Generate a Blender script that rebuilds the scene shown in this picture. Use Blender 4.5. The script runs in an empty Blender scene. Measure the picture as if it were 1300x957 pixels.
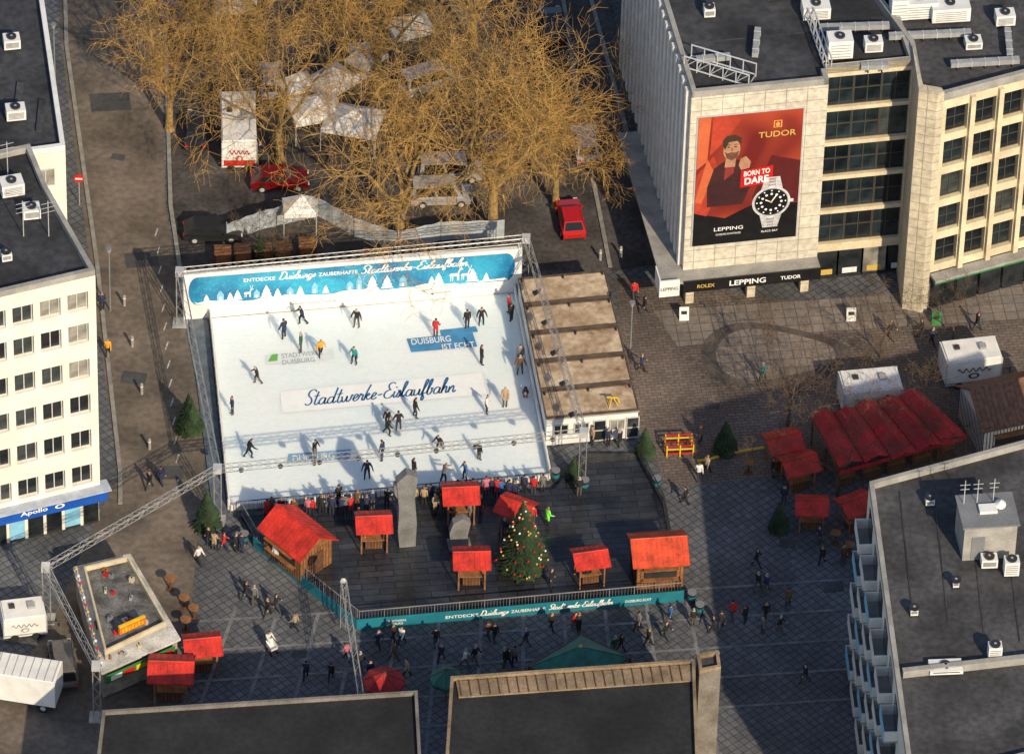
import bpy, bmesh, math, random
from math import radians, sin, cos, pi
from mathutils import Vector, Matrix
random.seed(11)
scene=bpy.context.scene
COL=scene.collection
# ------------------------------------------------ camera and survey helper
F=9000.0; CX=650.0; CY=478.5; DEP=radians(42); D=F/17.5
RC=Matrix.Rotation(radians(48),3,'X')@Matrix.Rotation(radians(1.7),3,'Z')
CAM=Vector((0,-D*cos(DEP),D*sin(DEP)))
def P(px,py,z=0.0):
    d=RC@Vector(((px-CX)/F,-(py-CY)/F,-1)); t=(z-CAM.z)/d.z; p=CAM+d*t
    return Vector((p.x,p.y,z))
Z=Vector((0,0,1))
# ------------------------------------------------ materials
def nodes(name):
    m=bpy.data.materials.new(name); m.use_nodes=True; nt=m.node_tree
    return m,nt,nt.nodes['Principled BSDF']
def c4(c): return (c[0],c[1],c[2],1)
def noise_mix(nt,vec,scale,c1,c2,detail=5,lo=.35,hi=.65,dist=0.0):
    n=nt.nodes.new('ShaderNodeTexNoise'); n.inputs['Scale'].default_value=scale; n.inputs['Detail'].default_value=detail
    n.inputs['Distortion'].default_value=dist
    nt.links.new(vec,n.inputs['Vector'])
    r=nt.nodes.new('ShaderNodeMapRange'); r.inputs[1].default_value=lo; r.inputs[2].default_value=hi
    nt.links.new(n.outputs[0],r.inputs[0])
    mx=nt.nodes.new('ShaderNodeMix'); mx.data_type='RGBA'
    nt.links.new(r.outputs[0],mx.inputs[0])
    for idx,c in ((6,c1),(7,c2)):
        if isinstance(c,(tuple,list)): mx.inputs[idx].default_value=c4(c)
        else: nt.links.new(c,mx.inputs[idx])
    return mx.outputs[2],r.outputs[0]
def mulc(nt,a,b,f=1.0):
    mx=nt.nodes.new('ShaderNodeMix'); mx.data_type='RGBA'; mx.blend_type='MULTIPLY'; mx.inputs[0].default_value=f
    nt.links.new(a,mx.inputs[6]); nt.links.new(b,mx.inputs[7]); return mx.outputs[2]
def bump(nt,b,h,s=.3,d=.05):
    bn=nt.nodes.new('ShaderNodeBump'); bn.inputs['Strength'].default_value=s; bn.inputs['Distance'].default_value=d
    nt.links.new(h,bn.inputs['Height']); nt.links.new(bn.outputs[0],b.inputs['Normal'])
def M(name,col,rough=.7,var=.15,scale=1.5,metal=0,bmp=0,col2=None):
    m,nt,b=nodes(name); tc=nt.nodes.new('ShaderNodeTexCoord')
    c2=col2 or tuple(min(1,c*(1+var)) for c in col); c1=tuple(c*(1-var) for c in col)
    o,h=noise_mix(nt,tc.outputs['Object'],scale,c1,c2)
    o2,_=noise_mix(nt,tc.outputs['Object'],scale*9,(1-var,)*3,(1,1,1))
    nt.links.new(mulc(nt,o,o2),b.inputs['Base Color'])
    b.inputs['Roughness'].default_value=rough; b.inputs['Metallic'].default_value=metal
    if bmp: bump(nt,b,h,bmp)
    return m
def BR(name,c1,c2,mortar,bw,bh,ms=.02,U=None,rough=.8,rot=0,stain=(.6,1.0),stainscale=.15,off=.5):
    """brick / slab pattern; U=None: lies on the ground, else runs along facade direction U"""
    m,nt,b=nodes(name); tc=nt.nodes.new('ShaderNodeTexCoord'); v=tc.outputs['Object']
    if U is not None:
        dp=nt.nodes.new('ShaderNodeVectorMath'); dp.operation='DOT_PRODUCT'; dp.inputs[1].default_value=U
        nt.links.new(v,dp.inputs[0]); sp=nt.nodes.new('ShaderNodeSeparateXYZ'); nt.links.new(v,sp.inputs[0])
        cb=nt.nodes.new('ShaderNodeCombineXYZ'); nt.links.new(dp.outputs['Value'],cb.inputs[0]); nt.links.new(sp.outputs[2],cb.inputs[1]); vv=cb.outputs[0]
    else:
        mp=nt.nodes.new('ShaderNodeMapping'); mp.inputs['Rotation'].default_value=(0,0,rot); nt.links.new(v,mp.inputs[0]); vv=mp.outputs[0]
    br=nt.nodes.new('ShaderNodeTexBrick'); br.inputs['Scale'].default_value=1
    br.inputs['Brick Width'].default_value=bw; br.inputs['Row Height'].default_value=bh; br.inputs['Mortar Size'].default_value=ms
    br.inputs['Color1'].default_value=c4(c1); br.inputs['Color2'].default_value=c4(c2); br.inputs['Mortar'].default_value=c4(mortar); br.offset=off
    nt.links.new(vv,br.inputs['Vector'])
    s,_=noise_mix(nt,v,stainscale,(stain[0],)*3,(stain[1],)*3,detail=8,lo=.3,hi=.7)
    s2,_=noise_mix(nt,v,2.5,(.8,.8,.8),(1.1,1.1,1.1),detail=4)
    nt.links.new(mulc(nt,mulc(nt,br.outputs[0],s),s2),b.inputs['Base Color']); b.inputs['Roughness'].default_value=rough
    return m
def objcol(name,rough=.85,dark=1.0):
    m,nt,b=nodes(name); oi=nt.nodes.new('ShaderNodeObjectInfo'); nt.links.new(oi.outputs['Color'],b.inputs['Base Color']); b.inputs['Roughness'].default_value=rough; return m
def randramp(name,cols,rough=.85):
    m,nt,b=nodes(name); oi=nt.nodes.new('ShaderNodeObjectInfo'); r=nt.nodes.new('ShaderNodeValToRGB'); r.color_ramp.interpolation='CONSTANT'
    els=r.color_ramp.elements
    while len(els)<len(cols): els.new(.5)
    for i,c in enumerate(cols): els[i].position=i/len(cols); els[i].color=c4(c)
    nt.links.new(oi.outputs['Random'],r.inputs[0]); nt.links.new(r.outputs[0],b.inputs['Base Color']); b.inputs['Roughness'].default_value=rough; return m
U8=(cos(radians(7.5)),sin(radians(7.5)),0)
asph=M('asphalt',(.07,.07,.075),.9,.3,.25,bmp=.1)
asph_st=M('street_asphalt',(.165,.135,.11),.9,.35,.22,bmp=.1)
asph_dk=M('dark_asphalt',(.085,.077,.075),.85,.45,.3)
pav=BR('plaza_paving',(.15,.157,.172),(.105,.112,.13),(.055,.056,.062),.55,.55,.04,rot=radians(-40),stain=(.5,1.2),off=0)
pav_br=BR('brown_paving',(.20,.155,.135),(.145,.115,.10),(.07,.062,.056),.6,.3,.03,rot=radians(-8),stain=(.5,1.2))
pav_lt=BR('pale_paving',(.27,.225,.20),(.215,.185,.165),(.11,.10,.095),.9,.9,.04,rot=radians(-8),stain=(.65,1.1),off=0)
kerbm=M('kerb_stone',(.27,.26,.24),.8,.2)
bandm=M('paving_band',(.19,.195,.205),.85,.3,1)
white_line=M('road_paint',(.5,.5,.48),.7,.3,3)
ringm=M('dark_ring_paving',(.10,.085,.078),.85,.25,.5)
deckm=BR('wet_deck',(.036,.038,.045),(.02,.022,.027),(.008,.008,.009),2.4,.6,.03,rot=radians(-8),rough=.25,stain=(.5,1.8),stainscale=.35)
tar=M('roof_tar',(.045,.048,.058),.85,.5,.18)
tar2=M('roof_felt',(.068,.068,.075),.85,.45,.25)
stoneA=BR('stone_slabs',(.70,.65,.54),(.63,.58,.48),(.35,.31,.25),1.55,1.1,.03,U=U8,stain=(.8,1.05),off=0)
stoneB=M('stone_beam',(.68,.58,.40),.8,.15,.5)
stoneP=BR('pillar_stone',(.66,.58,.44),(.59,.52,.39),(.32,.28,.22),1.2,.8,.03,U=U8,stain=(.8,1.1),off=0)
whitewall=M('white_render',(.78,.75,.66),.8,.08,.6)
darkwall=M('dark_render',(.2,.18,.16),.8,.25,.6)  # dark brown-grey render for the near buildings
whitepaint=M('white_paint',(.78,.78,.77),.5,.08,1)
greywall=M('grey_wall',(.2,.21,.23),.8,.15,.5)
slatm=M('pale_slat',(.68,.68,.66),.7,.1,1)
darkm=M('dark_metal',(.03,.032,.036),.45,.2)
black=M('black_gloss',(.012,.012,.014),.3,.2)
framem=M('window_frame',(.55,.55,.53),.5,.1)
frame_dk=M('dark_frame',(.06,.055,.048),.5,.1)
alu=M('aluminium',(.62,.63,.65),.4,.1,metal=.3)
trussm=M('truss_aluminium',(.5,.5,.5),.4,.25,2,metal=.5)
steel=M('galvanised_steel',(.4,.41,.42),.5,.15,metal=.2)
wood=M('wood_planks',(.30,.13,.05),.75,.3,2.5)
wood_dk=M('dark_wood',(.12,.055,.028),.8,.3,2)
redroof=M('red_roof',(.62,.033,.02),.6,.35,1.0)
redcloth=M('red_canvas',(.55,.022,.028),.7,.35,.6)
teal=M('teal_banner',(.015,.19,.26),.5,.15,.6)
bluem=M('blue_sign',(.01,.09,.45),.5,.1)
skyblue=M('pale_blue',(.25,.55,.75),.5,.1)
green=M('green_sign',(.03,.22,.06),.5,.15)
tealroof=M('green_canvas',(.02,.17,.13),.6,.25)
orange=M('orange_sign',(.8,.22,.02),.5,.2)
yellow=M('yellow_plastic',(.75,.5,.02),.5,.1)
redp=M('red_paint',(.55,.015,.015),.4,.1)
textw=M('white_lettering',(.85,.85,.85),.6,.03)
textb=M('blue_lettering',(.02,.13,.32),.6,.03)
textd=M('dark_lettering',(.03,.03,.03),.6,.03)
textgr=M('green_lettering',(.15,.45,.08),.6,.03)
gold=M('gold_lettering',(.6,.4,.1),.5,.05)
bark=M('tree_bark',(.33,.22,.085),.9,.4,2.5,bmp=.3)
twigm=M('twig',(.46,.27,.075),.9,.35,.5)
twigd=M('dark_twig',(.14,.09,.055),.9,.25,.7)
needle=M('needles',(.035,.07,.028),.9,.4,1.5)
concrete=M('concrete',(.34,.33,.31),.8,.18,.8)
sculptm=M('dark_stone',(.20,.20,.205),.7,.25,.9)
skin=M('skin',(.5,.3,.22),.6,.05)
coat=objcol('coat_cloth')
trous=randramp('trouser_cloth',[(.012,.013,.018),(.02,.028,.06),(.05,.05,.055),(.015,.015,.015),(.09,.075,.06),(.025,.03,.05)])
hairm=randramp('hair',[(.02,.012,.008),(.06,.03,.015),(.012,.01,.01),(.25,.16,.07),(.35,.34,.33),(.1,.02,.02)])
shoem=M('shoe',(.02,.02,.02),.5,.1)
tyre=M('tyre',(.015,.015,.015),.8,.1)
glassm=M('car_glass',(.015,.018,.02),.08,.1)
lampw=M('headlight_glass',(.7,.7,.7),.2,.05)
def pane_mat(name,a,b,c):
    m,nt,bs=nodes(name); oi=nt.nodes.new('ShaderNodeObjectInfo'); r=nt.nodes.new('ShaderNodeValToRGB'); r.color_ramp.interpolation='CONSTANT'
    e=r.color_ramp.elements; e.new(.5); e[0].color=c4(a); e[1].position=.55; e[1].color=c4(b); e[2].position=.84; e[2].color=c4(c)
    nt.links.new(oi.outputs['Random'],r.inputs[0])
    tc=nt.nodes.new('ShaderNodeTexCoord'); s,_=noise_mix(nt,tc.outputs['Object'],.9,(.45,.45,.45),(1.3,1.3,1.3))
    nt.links.new(mulc(nt,r.outputs[0],s),bs.inputs['Base Color']); bs.inputs['Roughness'].default_value=.12; return m
pane=pane_mat('window_pane',(.02,.025,.03),(.05,.06,.065),(.3,.29,.26))
pane2=pane_mat('office_pane',(.010,.015,.02),(.018,.028,.035),(.05,.06,.06))
def ice_mat():
    m,nt,b=nodes('ice'); tc=nt.nodes.new('ShaderNodeTexCoord'); v=tc.outputs['Object']
    o,_=noise_mix(nt,v,.13,(.80,.90,.93),(.92,.955,.96),detail=4,lo=.3,hi=.7)
    o2,_=noise_mix(nt,v,1.6,(.92,.95,.965),(1,1,1),detail=10,lo=.35,hi=.6,dist=2.5)
    mp=nt.nodes.new('ShaderNodeMapping'); mp.inputs['Scale'].default_value=(.25,7,1); mp.inputs['Rotation'].default_value=(0,0,.5); nt.links.new(v,mp.inputs[0])
    o3,_=noise_mix(nt,mp.outputs[0],1.3,(.93,.96,.97),(1,1,1),detail=6,lo=.32,hi=.46,dist=.7)
    nt.links.new(mulc(nt,mulc(nt,o,o2),o3),b.inputs['Base Color']); b.inputs['Roughness'].default_value=.35
    b.inputs['Subsurface Weight'].default_value=.75; b.inputs['Subsurface Radius'].default_value=(1,1,1); b.inputs['Subsurface Scale'].default_value=.55
    return m
icem=ice_mat()
def rust_mat():
    m,nt,b=nodes('container_roof'); tc=nt.nodes.new('ShaderNodeTexCoord'); v=tc.outputs['Object']
    o,_=noise_mix(nt,v,.45,(.40,.29,.19),(.60,.48,.35),detail=10,lo=.38,hi=.6,dist=.8)
    o2,_=noise_mix(nt,v,2.4,(.72,.68,.64),(1.1,1.1,1.1),detail=8)
    o3,_=noise_mix(nt,v,.7,(.55,.42,.33),(1,1,1),detail=4,lo=.28,hi=.38,dist=.5)
    nt.links.new(mulc(nt,mulc(nt,o,o2),o3),b.inputs['Base Color']); b.inputs['Roughness'].default_value=.75; return m
rust=rust_mat()
def banner_mat():
    m,nt,b=nodes('winter_banner_print'); tc=nt.nodes.new('ShaderNodeTexCoord'); v=tc.outputs['Object']
    o,_=noise_mix(nt,v,.28,(.01,.15,.34),(.04,.40,.60),detail=3,lo=.35,hi=.62)
    o2,_=noise_mix(nt,v,3.5,(.8,.9,.95),(1.25,1.2,1.1),detail=2,lo=.5,hi=.75)
    nt.links.new(mulc(nt,o,o2),b.inputs['Base Color']); b.inputs['Roughness'].default_value=.5; return m
bannerm=banner_mat()
def ad_mat():
    m,nt,b=nodes('poster_print'); tc=nt.nodes.new('ShaderNodeTexCoord'); v=tc.outputs['Object']
    w=nt.nodes.new('ShaderNodeTexNoise'); w.inputs['Scale'].default_value=.14; w.inputs['Distortion'].default_value=1.0; w.inputs['Detail'].default_value=1
    nt.links.new(v,w.inputs['Vector']); r=nt.nodes.new('ShaderNodeValToRGB'); e=r.color_ramp.elements
    e[0].position=.30; e[0].color=(.14,.012,.01,1); e[1].position=.66; e[1].color=(.50,.075,.03,1)
    nt.links.new(w.outputs[0],r.inputs[0]); nt.links.new(r.outputs[0],b.inputs['Base Color']); b.inputs['Roughness'].default_value=.5; return m
adm=ad_mat()
# ------------------------------------------------ brush script lettering
_b=[(.38,.36),(.2,.42),(.06,.25),(.08,.05),(.22,0),(.36,.15),(.40,.40)]
SG={'a':([_b,[(.40,.40),(.38,.12),(.44,0),(.58,.12)]],.52),
'd':([_b,[(.48,1),(.42,.5),(.39,.1),(.46,0),(.6,.12)]],.55),
't':([[(.2,.85),(.12,.2),(.16,.02),(.26,0),(.38,.12)],[(-.02,.55),(.34,.58)]],.34),
'w':([[(0,.38),(.06,.1),(.16,0),(.28,.15),(.32,.38)],[(.32,.38),(.33,.1),(.42,0),(.56,.15),(.6,.42),(.7,.36)]],.68),
'e':([[(0,.12),(.2,.22),(.3,.36),(.2,.44),(.08,.3),(.08,.08),(.2,0),(.38,.12)]],.36),
'r':([[(0,.12),(.1,.44),(.14,.36),(.26,.38),(.24,.1),(.3,0),(.4,.1)]],.37),
'k':([[(.22,1),(.08,.5),(.02,0)],[(.04,.2),(.2,.42),(.28,.34),(.1,.22)],[(.1,.22),(.24,.02),(.4,.1)]],.39),
'-':([[(.08,.24),(.32,.27)],[(.08,.27),(.32,.30)]],.42),
'E':([[(.6,.9),(.4,1),(.2,.85),(.3,.58),(.42,.54)],[(.42,.54),(.14,.45),(.04,.2),(.2,0),(.45,.02),(.58,.2)]],.62),
'i':([[(.04,.4),(.02,.1),(.1,0),(.22,.12)],[(.09,.62),(.1,.7)]],.21),
's':([[(0,.1),(.16,.44),(.2,.2),(.12,0),(0,.04)],[(.12,0),(.28,.12)]],.27),
'l':([[(0,.12),(.22,.8),(.18,1),(.08,.8),(.06,.15),(.14,0),(.26,.12)]],.25),
'u':([[(.02,.4),(.04,.08),(.14,0),(.3,.15),(.34,.4)],[(.34,.4),(.34,.08),(.42,0),(.52,.12)]],.5),
'f':([[(0,.12),(.24,.8),(.2,1),(.1,.8),(.06,-.2),(.12,-.35),(.2,-.2),(.1,.05),(.3,.12)]],.3),
'b':([[(0,.12),(.2,.8),(.16,1),(.07,.8),(.06,.08),(.2,0),(.32,.2),(.26,.4),(.4,.34)]],.4),
'h':([[(0,.12),(.2,.8),(.16,1),(.07,.8),(.03,0)],[(.04,.15),(.2,.42),(.28,.36),(.28,.08),(.34,0),(.44,.12)]],.44),
'n':([[(.02,.4),(.02,0)],[(.03,.15),(.2,.42),(.28,.34),(.28,.08),(.36,0),(.46,.12)]],.45),
'S':([[(.02,.12),(.2,0),(.4,.15),(.34,.42),(.12,.65),(.16,.92),(.4,1),(.56,.85)]],.5),
'D':([[(.2,.95),(.12,.4),(.1,.04)],[(-.05,.05),(.1,.04),(.4,0),(.66,.3),(.6,.75),(.3,.98),(0,.85)]],.72),
'g':([_b,[(.40,.40),(.36,-.2),(.2,-.38),(.08,-.25),(.3,0),(.52,.12)]],.5)}
def script_geom(body,w=.085,slant=.32):
    vs=[];fs=[];x0=0
    for ch in body:
        st,adv=SG[ch]
        for s_ in st:
            p=[Vector((a+x0+b*slant,b,0)) for a,b in s_]; q=[]
            if len(p)==2: q=p
            else:
                e=[p[0]*2-p[1]]+p+[p[-1]*2-p[-2]]
                for i in range(1,len(e)-2):
                    for k in range(4):
                        t=k/4; a,b,c,d=e[i-1:i+3]
                        q.append(.5*((2*b)+(c-a)*t+(2*a-5*b+4*c-d)*t*t+(-a+3*b-3*c+d)*t**3))
                q.append(p[-1])
            n0=len(vs)
            for i,c in enumerate(q):
                tg=(q[min(i+1,len(q)-1)]-q[max(i-1,0)]).normalized(); nr=Vector((-tg.y,tg.x,0))
                ww=w*(.42+.58*abs(tg.y))/2*1.25
                vs+= [c+nr*ww,c-nr*ww]
            for i in range(len(q)-1): fs.append((n0+2*i,n0+2*i+1,n0+2*i+3,n0+2*i+2))
        x0+=adv
    vs=[(v.x/(x0+.2),v.y) for v in vs]
    return vs,fs
# ------------------------------------------------ mesh builder
_txt={}
def text_geom(body,shear=0,bold=0):
    k=(body,shear,bold)
    if k in _txt: return _txt[k]
    cu=bpy.data.curves.new('t','FONT'); cu.body=body; cu.shear=shear; cu.offset=bold; cu.resolution_u=3
    ob=bpy.data.objects.new('t',cu); COL.objects.link(ob); dg=bpy.context.evaluated_depsgraph_get()
    me=bpy.data.meshes.new_from_object(ob.evaluated_get(dg))
    vs=[tuple(v.co) for v in me.vertices]; fs=[tuple(p.vertices) for p in me.polygons]
    x0=min(v[0] for v in vs);x1=max(v[0] for v in vs);y0=min(v[1] for v in vs);y1=max(v[1] for v in vs)
    vs=[((v[0]-x0)/(x1-x0),(v[1]-y0)/(y1-y0)) for v in vs]
    bpy.data.objects.remove(ob); bpy.data.curves.remove(cu); bpy.data.meshes.remove(me)
    _txt[k]=(vs,fs); return vs,fs
class MB:
    def __init__(s): s.v=[];s.f=[];s.m=[];s.mats=[]
    def mi(s,mat):
        if mat not in s.mats: s.mats.append(mat)
        return s.mats.index(mat)
    def add(s,vs,fs,mat):
        n=len(s.v); i=s.mi(mat); s.v+= [tuple(v) for v in vs]
        for f in fs: s.f.append(tuple(a+n for a in f)); s.m.append(i)
    def poly(s,pts,mat): s.add(pts,[tuple(range(len(pts)))],mat)
    def obox(s,o,a,b,c,mat):
        o,a,b,c=Vector(o),Vector(a),Vector(b),Vector(c)
        vs=[o,o+a,o+a+b,o+b,o+c,o+a+c,o+a+b+c,o+b+c]
        s.add(vs,[(0,3,2,1),(4,5,6,7),(0,1,5,4),(1,2,6,5),(2,3,7,6),(3,0,4,7)],mat)
    def box(s,cx,cy,cz,sx,sy,sz,mat,rot=0):
        a=Vector((cos(rot)*sx,sin(rot)*sx,0)); b=Vector((-sin(rot)*sy,cos(rot)*sy,0))
        s.obox(Vector((cx,cy,cz-sz/2))-a/2-b/2,a,b,Vector((0,0,sz)),mat)
    def prism(s,pts,z0,z1,mat,top=None):
        n=len(pts); vs=[(p[0],p[1],z0) for p in pts]+[(p[0],p[1],z1) for p in pts]
        s.add(vs,[(i,(i+1)%n,(i+1)%n+n,i+n) for i in range(n)]+[tuple(range(n))[::-1]],mat)
        s.add([],[tuple(range(-n,0))],top or mat)
    def tube(s,a,b,r0,r1=None,n=6,mat=None,cap=True):
        a,b=Vector(a),Vector(b); r1=r0 if r1 is None else r1; d=(b-a)
        if d.length<1e-6: return
        d.normalize(); u=d.orthogonal().normalized(); w=d.cross(u)
        vs=[]
        for p,r in((a,r0),(b,r1)):
            for i in range(n):
                t=2*pi*i/n; vs.append(p+u*(cos(t)*r)+w*(sin(t)*r))
        fs=[(i,(i+1)%n,(i+1)%n+n,i+n) for i in range(n)]
        if cap: fs+= [tuple(range(n))[::-1],tuple(range(n,2*n))]
        s.add(vs,fs,mat)
    def ball(s,c,r,mat,sc=(1,1,1),n=6,m=4):
        vs=[];fs=[]
        for j in range(m+1):
            ph=pi*j/m
            for i in range(n):
                t=2*pi*i/n; vs.append((c[0]+r*sc[0]*sin(ph)*cos(t),c[1]+r*sc[1]*sin(ph)*sin(t),c[2]+r*sc[2]*cos(ph)))
        for j in range(m):
            for i in range(n): fs.append((j*n+i,j*n+(i+1)%n,(j+1)*n+(i+1)%n,(j+1)*n+i))
        s.add(vs,fs,mat)
    def text(s,body,O,U,V,mat,shear=0,bold=.01,off=None):
        vs,fs=text_geom(body,shear,bold); O,U,V=Vector(O),Vector(U),Vector(V)
        n=U.cross(V).normalized()*(off or .02)
        s.add([O+U*a+V*b+n for a,b in vs],fs,mat)
    def script(s,body,O,U,V,mat,off=.02,w=.1):
        """cursive lettering: O baseline start, U full width, V full ascender height"""
        vs,fs=script_geom(body,w); O,U,V=Vector(O),Vector(U),Vector(V); n=U.cross(V).normalized()*off
        s.add([O+U*a+V*b+n*(1+.0) for a,b in vs],fs,mat)
    def flat(s,pts,O,U,V,mat,off=.02):
        O,U,V=Vector(O),Vector(U),Vector(V); n=U.cross(V).normalized()*off
        s.poly([O+U*a+V*b+n for a,b in pts],mat)
    def disc(s,cu,cv,ru,rv,O,U,V,mat,off=.02,n=20):
        s.flat([(cu+ru*cos(2*pi*i/n),cv+rv*sin(2*pi*i/n)) for i in range(n)],O,U,V,mat,off)
    def mesh(s,name,fix=True):
        me=bpy.data.meshes.new(name); me.from_pydata(s.v,[],s.f)
        for m in s.mats: me.materials.append(m)
        me.polygons.foreach_set('material_index',s.m)
        if fix and len(s.f)<20000:
            bm=bmesh.new(); bm.from_mesh(me); bmesh.ops.recalc_face_normals(bm,faces=bm.faces); bm.to_mesh(me); bm.free()
        me.update(); return me
def meta(o,label=None,cat=None,group=None,kind=None):
    if label:o['label']=label
    if cat:o['category']=cat
    if group:o['group']=group
    if kind:o['kind']=kind
def thing(name,label,cat,loc=(0,0,0),rot=0,group=None):
    o=bpy.data.objects.new(name,None); o.location=loc; o.rotation_euler=(0,0,rot); o.empty_display_size=.3; COL.objects.link(o); meta(o,label,cat,group); return o
def part(mb,name,parent,world=False,label=None,fix=True):
    o=bpy.data.objects.new(name,mb.mesh(name,fix) if isinstance(mb,MB) else mb); COL.objects.link(o); o.parent=parent
    if world: o.location=-Vector(parent.location)
    if label:o['label']=label
    return o
def solo(mb,name,label,cat,loc=(0,0,0),rot=0,group=None,kind=None,fix=True,scale=1):
    o=bpy.data.objects.new(name,mb.mesh(name,fix) if isinstance(mb,MB) else mb); COL.objects.link(o); o.location=loc; o.rotation_euler=(0,0,rot); o.scale=(scale,)*3
    if kind: o['kind']=kind
    if kind=='structure': return o
    meta(o,label,cat,group); return o
def clone(root,loc,rot=0,scale=1,label=None):
    def cp(o,par):
        n=o.copy(); COL.objects.link(n)
        if par: n.parent=par
        for c in list(o.children): cp(c,n)
        return n
    n=cp(root,None); n.location=loc; n.rotation_euler=(0,0,rot); n.scale=(scale,)*3
    if label:n['label']=label
    return n
def centre(pts):
    c=Vector((0,0,0))
    for p in pts:c+=Vector((p[0],p[1],0))
    return c/len(pts)
# ------------------------------------------------ GROUND
def sheet(name,pts,z,mat):
    mb=MB(); mb.poly([(p[0],p[1],z) for p in pts],mat); return solo(mb,name,None,None,kind='structure',fix=False)
def PX(l,z=0): return [P(a,b,z) for a,b in l]
sheet('ground',[(-4000,-4000),(4000,-4000),(4000,6000),(-4000,6000)],0,pav)
sheet('street_road',PX([(60,-200),(200,-200),(205,60),(210,260),(232,400),(262,560),(240,800),(150,1100),(-150,1100),(60,800),(150,600),(125,420),(78,60)]),.008,asph_st)
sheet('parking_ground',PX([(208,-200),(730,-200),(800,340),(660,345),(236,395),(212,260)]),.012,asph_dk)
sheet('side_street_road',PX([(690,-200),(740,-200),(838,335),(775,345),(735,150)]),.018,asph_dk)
sheet('plaza_pavement',PX([(780,350),(1100,395),(1450,320),(1450,600),(1010,600),(850,620),(800,520)]),.010,pav_br)
sheet('shop_front_pavement',PX([(830,395),(1450,350),(1450,395),(1000,425),(860,440)]),.020,pav_lt)
def ringpath(cx,cy,pts,w,z,mat,name):
    mb=MB(); out=[];inn=[]
    for a,b in pts:
        out.append(P(cx+a,cy+b,z)); inn.append(P(cx+a*(1-w),cy+b*(1-w),z))
    n=len(pts)
    for i in range(n): mb.poly([out[i],out[(i+1)%n],inn[(i+1)%n],inn[i]],mat)
    solo(mb,name,None,None,kind='structure',fix=False)
    mb=MB(); mb.poly([p for p in inn],pav_lt); solo(mb,'ring_centre_paving',None,None,kind='structure',fix=False)
tear=[]
for i in range(40):
    t=2*pi*i/40; r=1-.38*(1+cos(t))/2*abs(sin(t))
    tear.append((100*cos(t)*(.95),46*sin(t)*r*(.8+.2*(1-cos(t)))))
ringpath(985,450,tear,.2,.028,ringm,'ring_paving')
mb=MB()
for k in range(12):
    a=P(300+k*52,770+10*sin(k),0); b=P(230+k*62,960,0); d=(b-a).normalized(); n=Vector((-d.y,d.x,0))*.13
    mb.poly([(p.x,p.y,.024) for p in(a-n,a+n,b+n,b-n)],bandm)
for k in range(5):
    a=P(230,790+k*38); b=P(1080,735+k*38); d=(b-a).normalized(); n=Vector((-d.y,d.x,0))*.11
    mb.poly([(p.x,p.y,.030) for p in(a-n,a+n,b+n,b-n)],bandm)
solo(mb,'paving_bands',None,None,kind='structure',fix=False)
mb=MB()
for k in range(14):
    a=P(196+k*2.2,300+k*24); b=a+Vector((.15,.9,0))
    mb.poly([(a.x,a.y,.026),(a.x+.10,a.y,.026),(b.x+.10,b.y,.026),(b.x,b.y,.026)],white_line)
solo(mb,'road_markings',None,None,kind='structure',fix=False)
def kerb(pxs,name='kerb',w=.3,h=.13):
    mb=MB(); pts=PX(pxs)
    for i in range(len(pts)-1):
        a,b=pts[i],pts[i+1]; d=(b-a).normalized(); n=Vector((-d.y,d.x,0))*w
        mb.obox(a,b-a,n,Vector((0,0,h-.003*(i%2))),kerbm)
    solo(mb,name,None,None,kind='structure')
kerb([(76,-150),(82,60),(120,330),(150,600),(150,640)]); kerb([(205,-150),(208,60),(214,262),(234,395)])
kerb([(738,-150),(748,0),(838,335)]); kerb([(690,-150),(735,150),(772,340)])
mb=MB()
random.seed(31)
for (x,y,s) in [(150,200,.5),(160,60,.8),(700,60,.6),(1058,745,.7),(1050,470,.7),(905,515,.5),(380,830,.5),(820,620,.6),(1000,690,.6),(180,330,1.2),(140,130,1.5),(170,480,.9),(215,600,1.0)]:
    c=P(x,y); r_=random.uniform(-.2,.3); ca,sa=cos(r_)*s,sin(r_)*s
    mb.poly([(c.x+ca*u-sa*v*.7,c.y+sa*u+ca*v*.7,.034) for u,v in((-1,-1),(1,-1),(1,1),(-1,1))],asph)
solo(mb,'paving_patches',None,None,kind='structure',fix=False)
# ------------------------------------------------ windows / facades
def window_mesh(w,h,nv,nh,fm,pm,name='window'):
    mb=MB(); t=.07
    mb.poly([(0,0,0),(w,0,0),(w,0,h),(0,0,h)],pm)
    for i in range(nv+1):
        x=(w-t)*i/nv; mb.obox((x,-.06,0),(t,0,0),(0,.1,0),(0,0,h),fm)
    for i in range(nh+1):
        z=(h-t)*i/nh; mb.obox((t,-.057,z),(w-2*t,0,0),(0,.09,0),(0,0,t),fm)
    return mb.mesh(name)
def put_windows(parent,O,U,us,zs,me,inset,name='window'):
    Y=Z.cross(U).normalized()
    for u in us:
        for z in zs:
            o=bpy.data.objects.new(name,me); COL.objects.link(o); o.parent=parent
            p=O+U*u+Y*inset; p.z=z
            m=Matrix((( U.x,Y.x,0,p.x-parent.location.x),(U.y,Y.y,0,p.y-parent.location.y),(0,0,1,z-parent.location.z),(0,0,0,1)))
            o.matrix_basis=m
def facade_grid(mb,O,U,W,zlo,zhi,uints,zints,depth,mat):
    Y=Z.cross(U).normalized(); O=Vector((O.x,O.y,0))
    def bx(u0,u1,z0,z1,m,out=0):
        if u1-u0<.01 or z1-z0<.01: return
        mb.obox(O+U*u0-Y*out+Z*z0,U*(u1-u0),Y*(depth+out),Z*(z1-z0),m)
    z=zlo
    for a,b in zints:
        bx(0,W,z,a,mat); u=0
        for c,d in uints: bx(u,c,a,b,mat); u=d
        bx(u,W,a,b,mat); z=b
    bx(0,W,z,zhi,mat)
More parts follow.
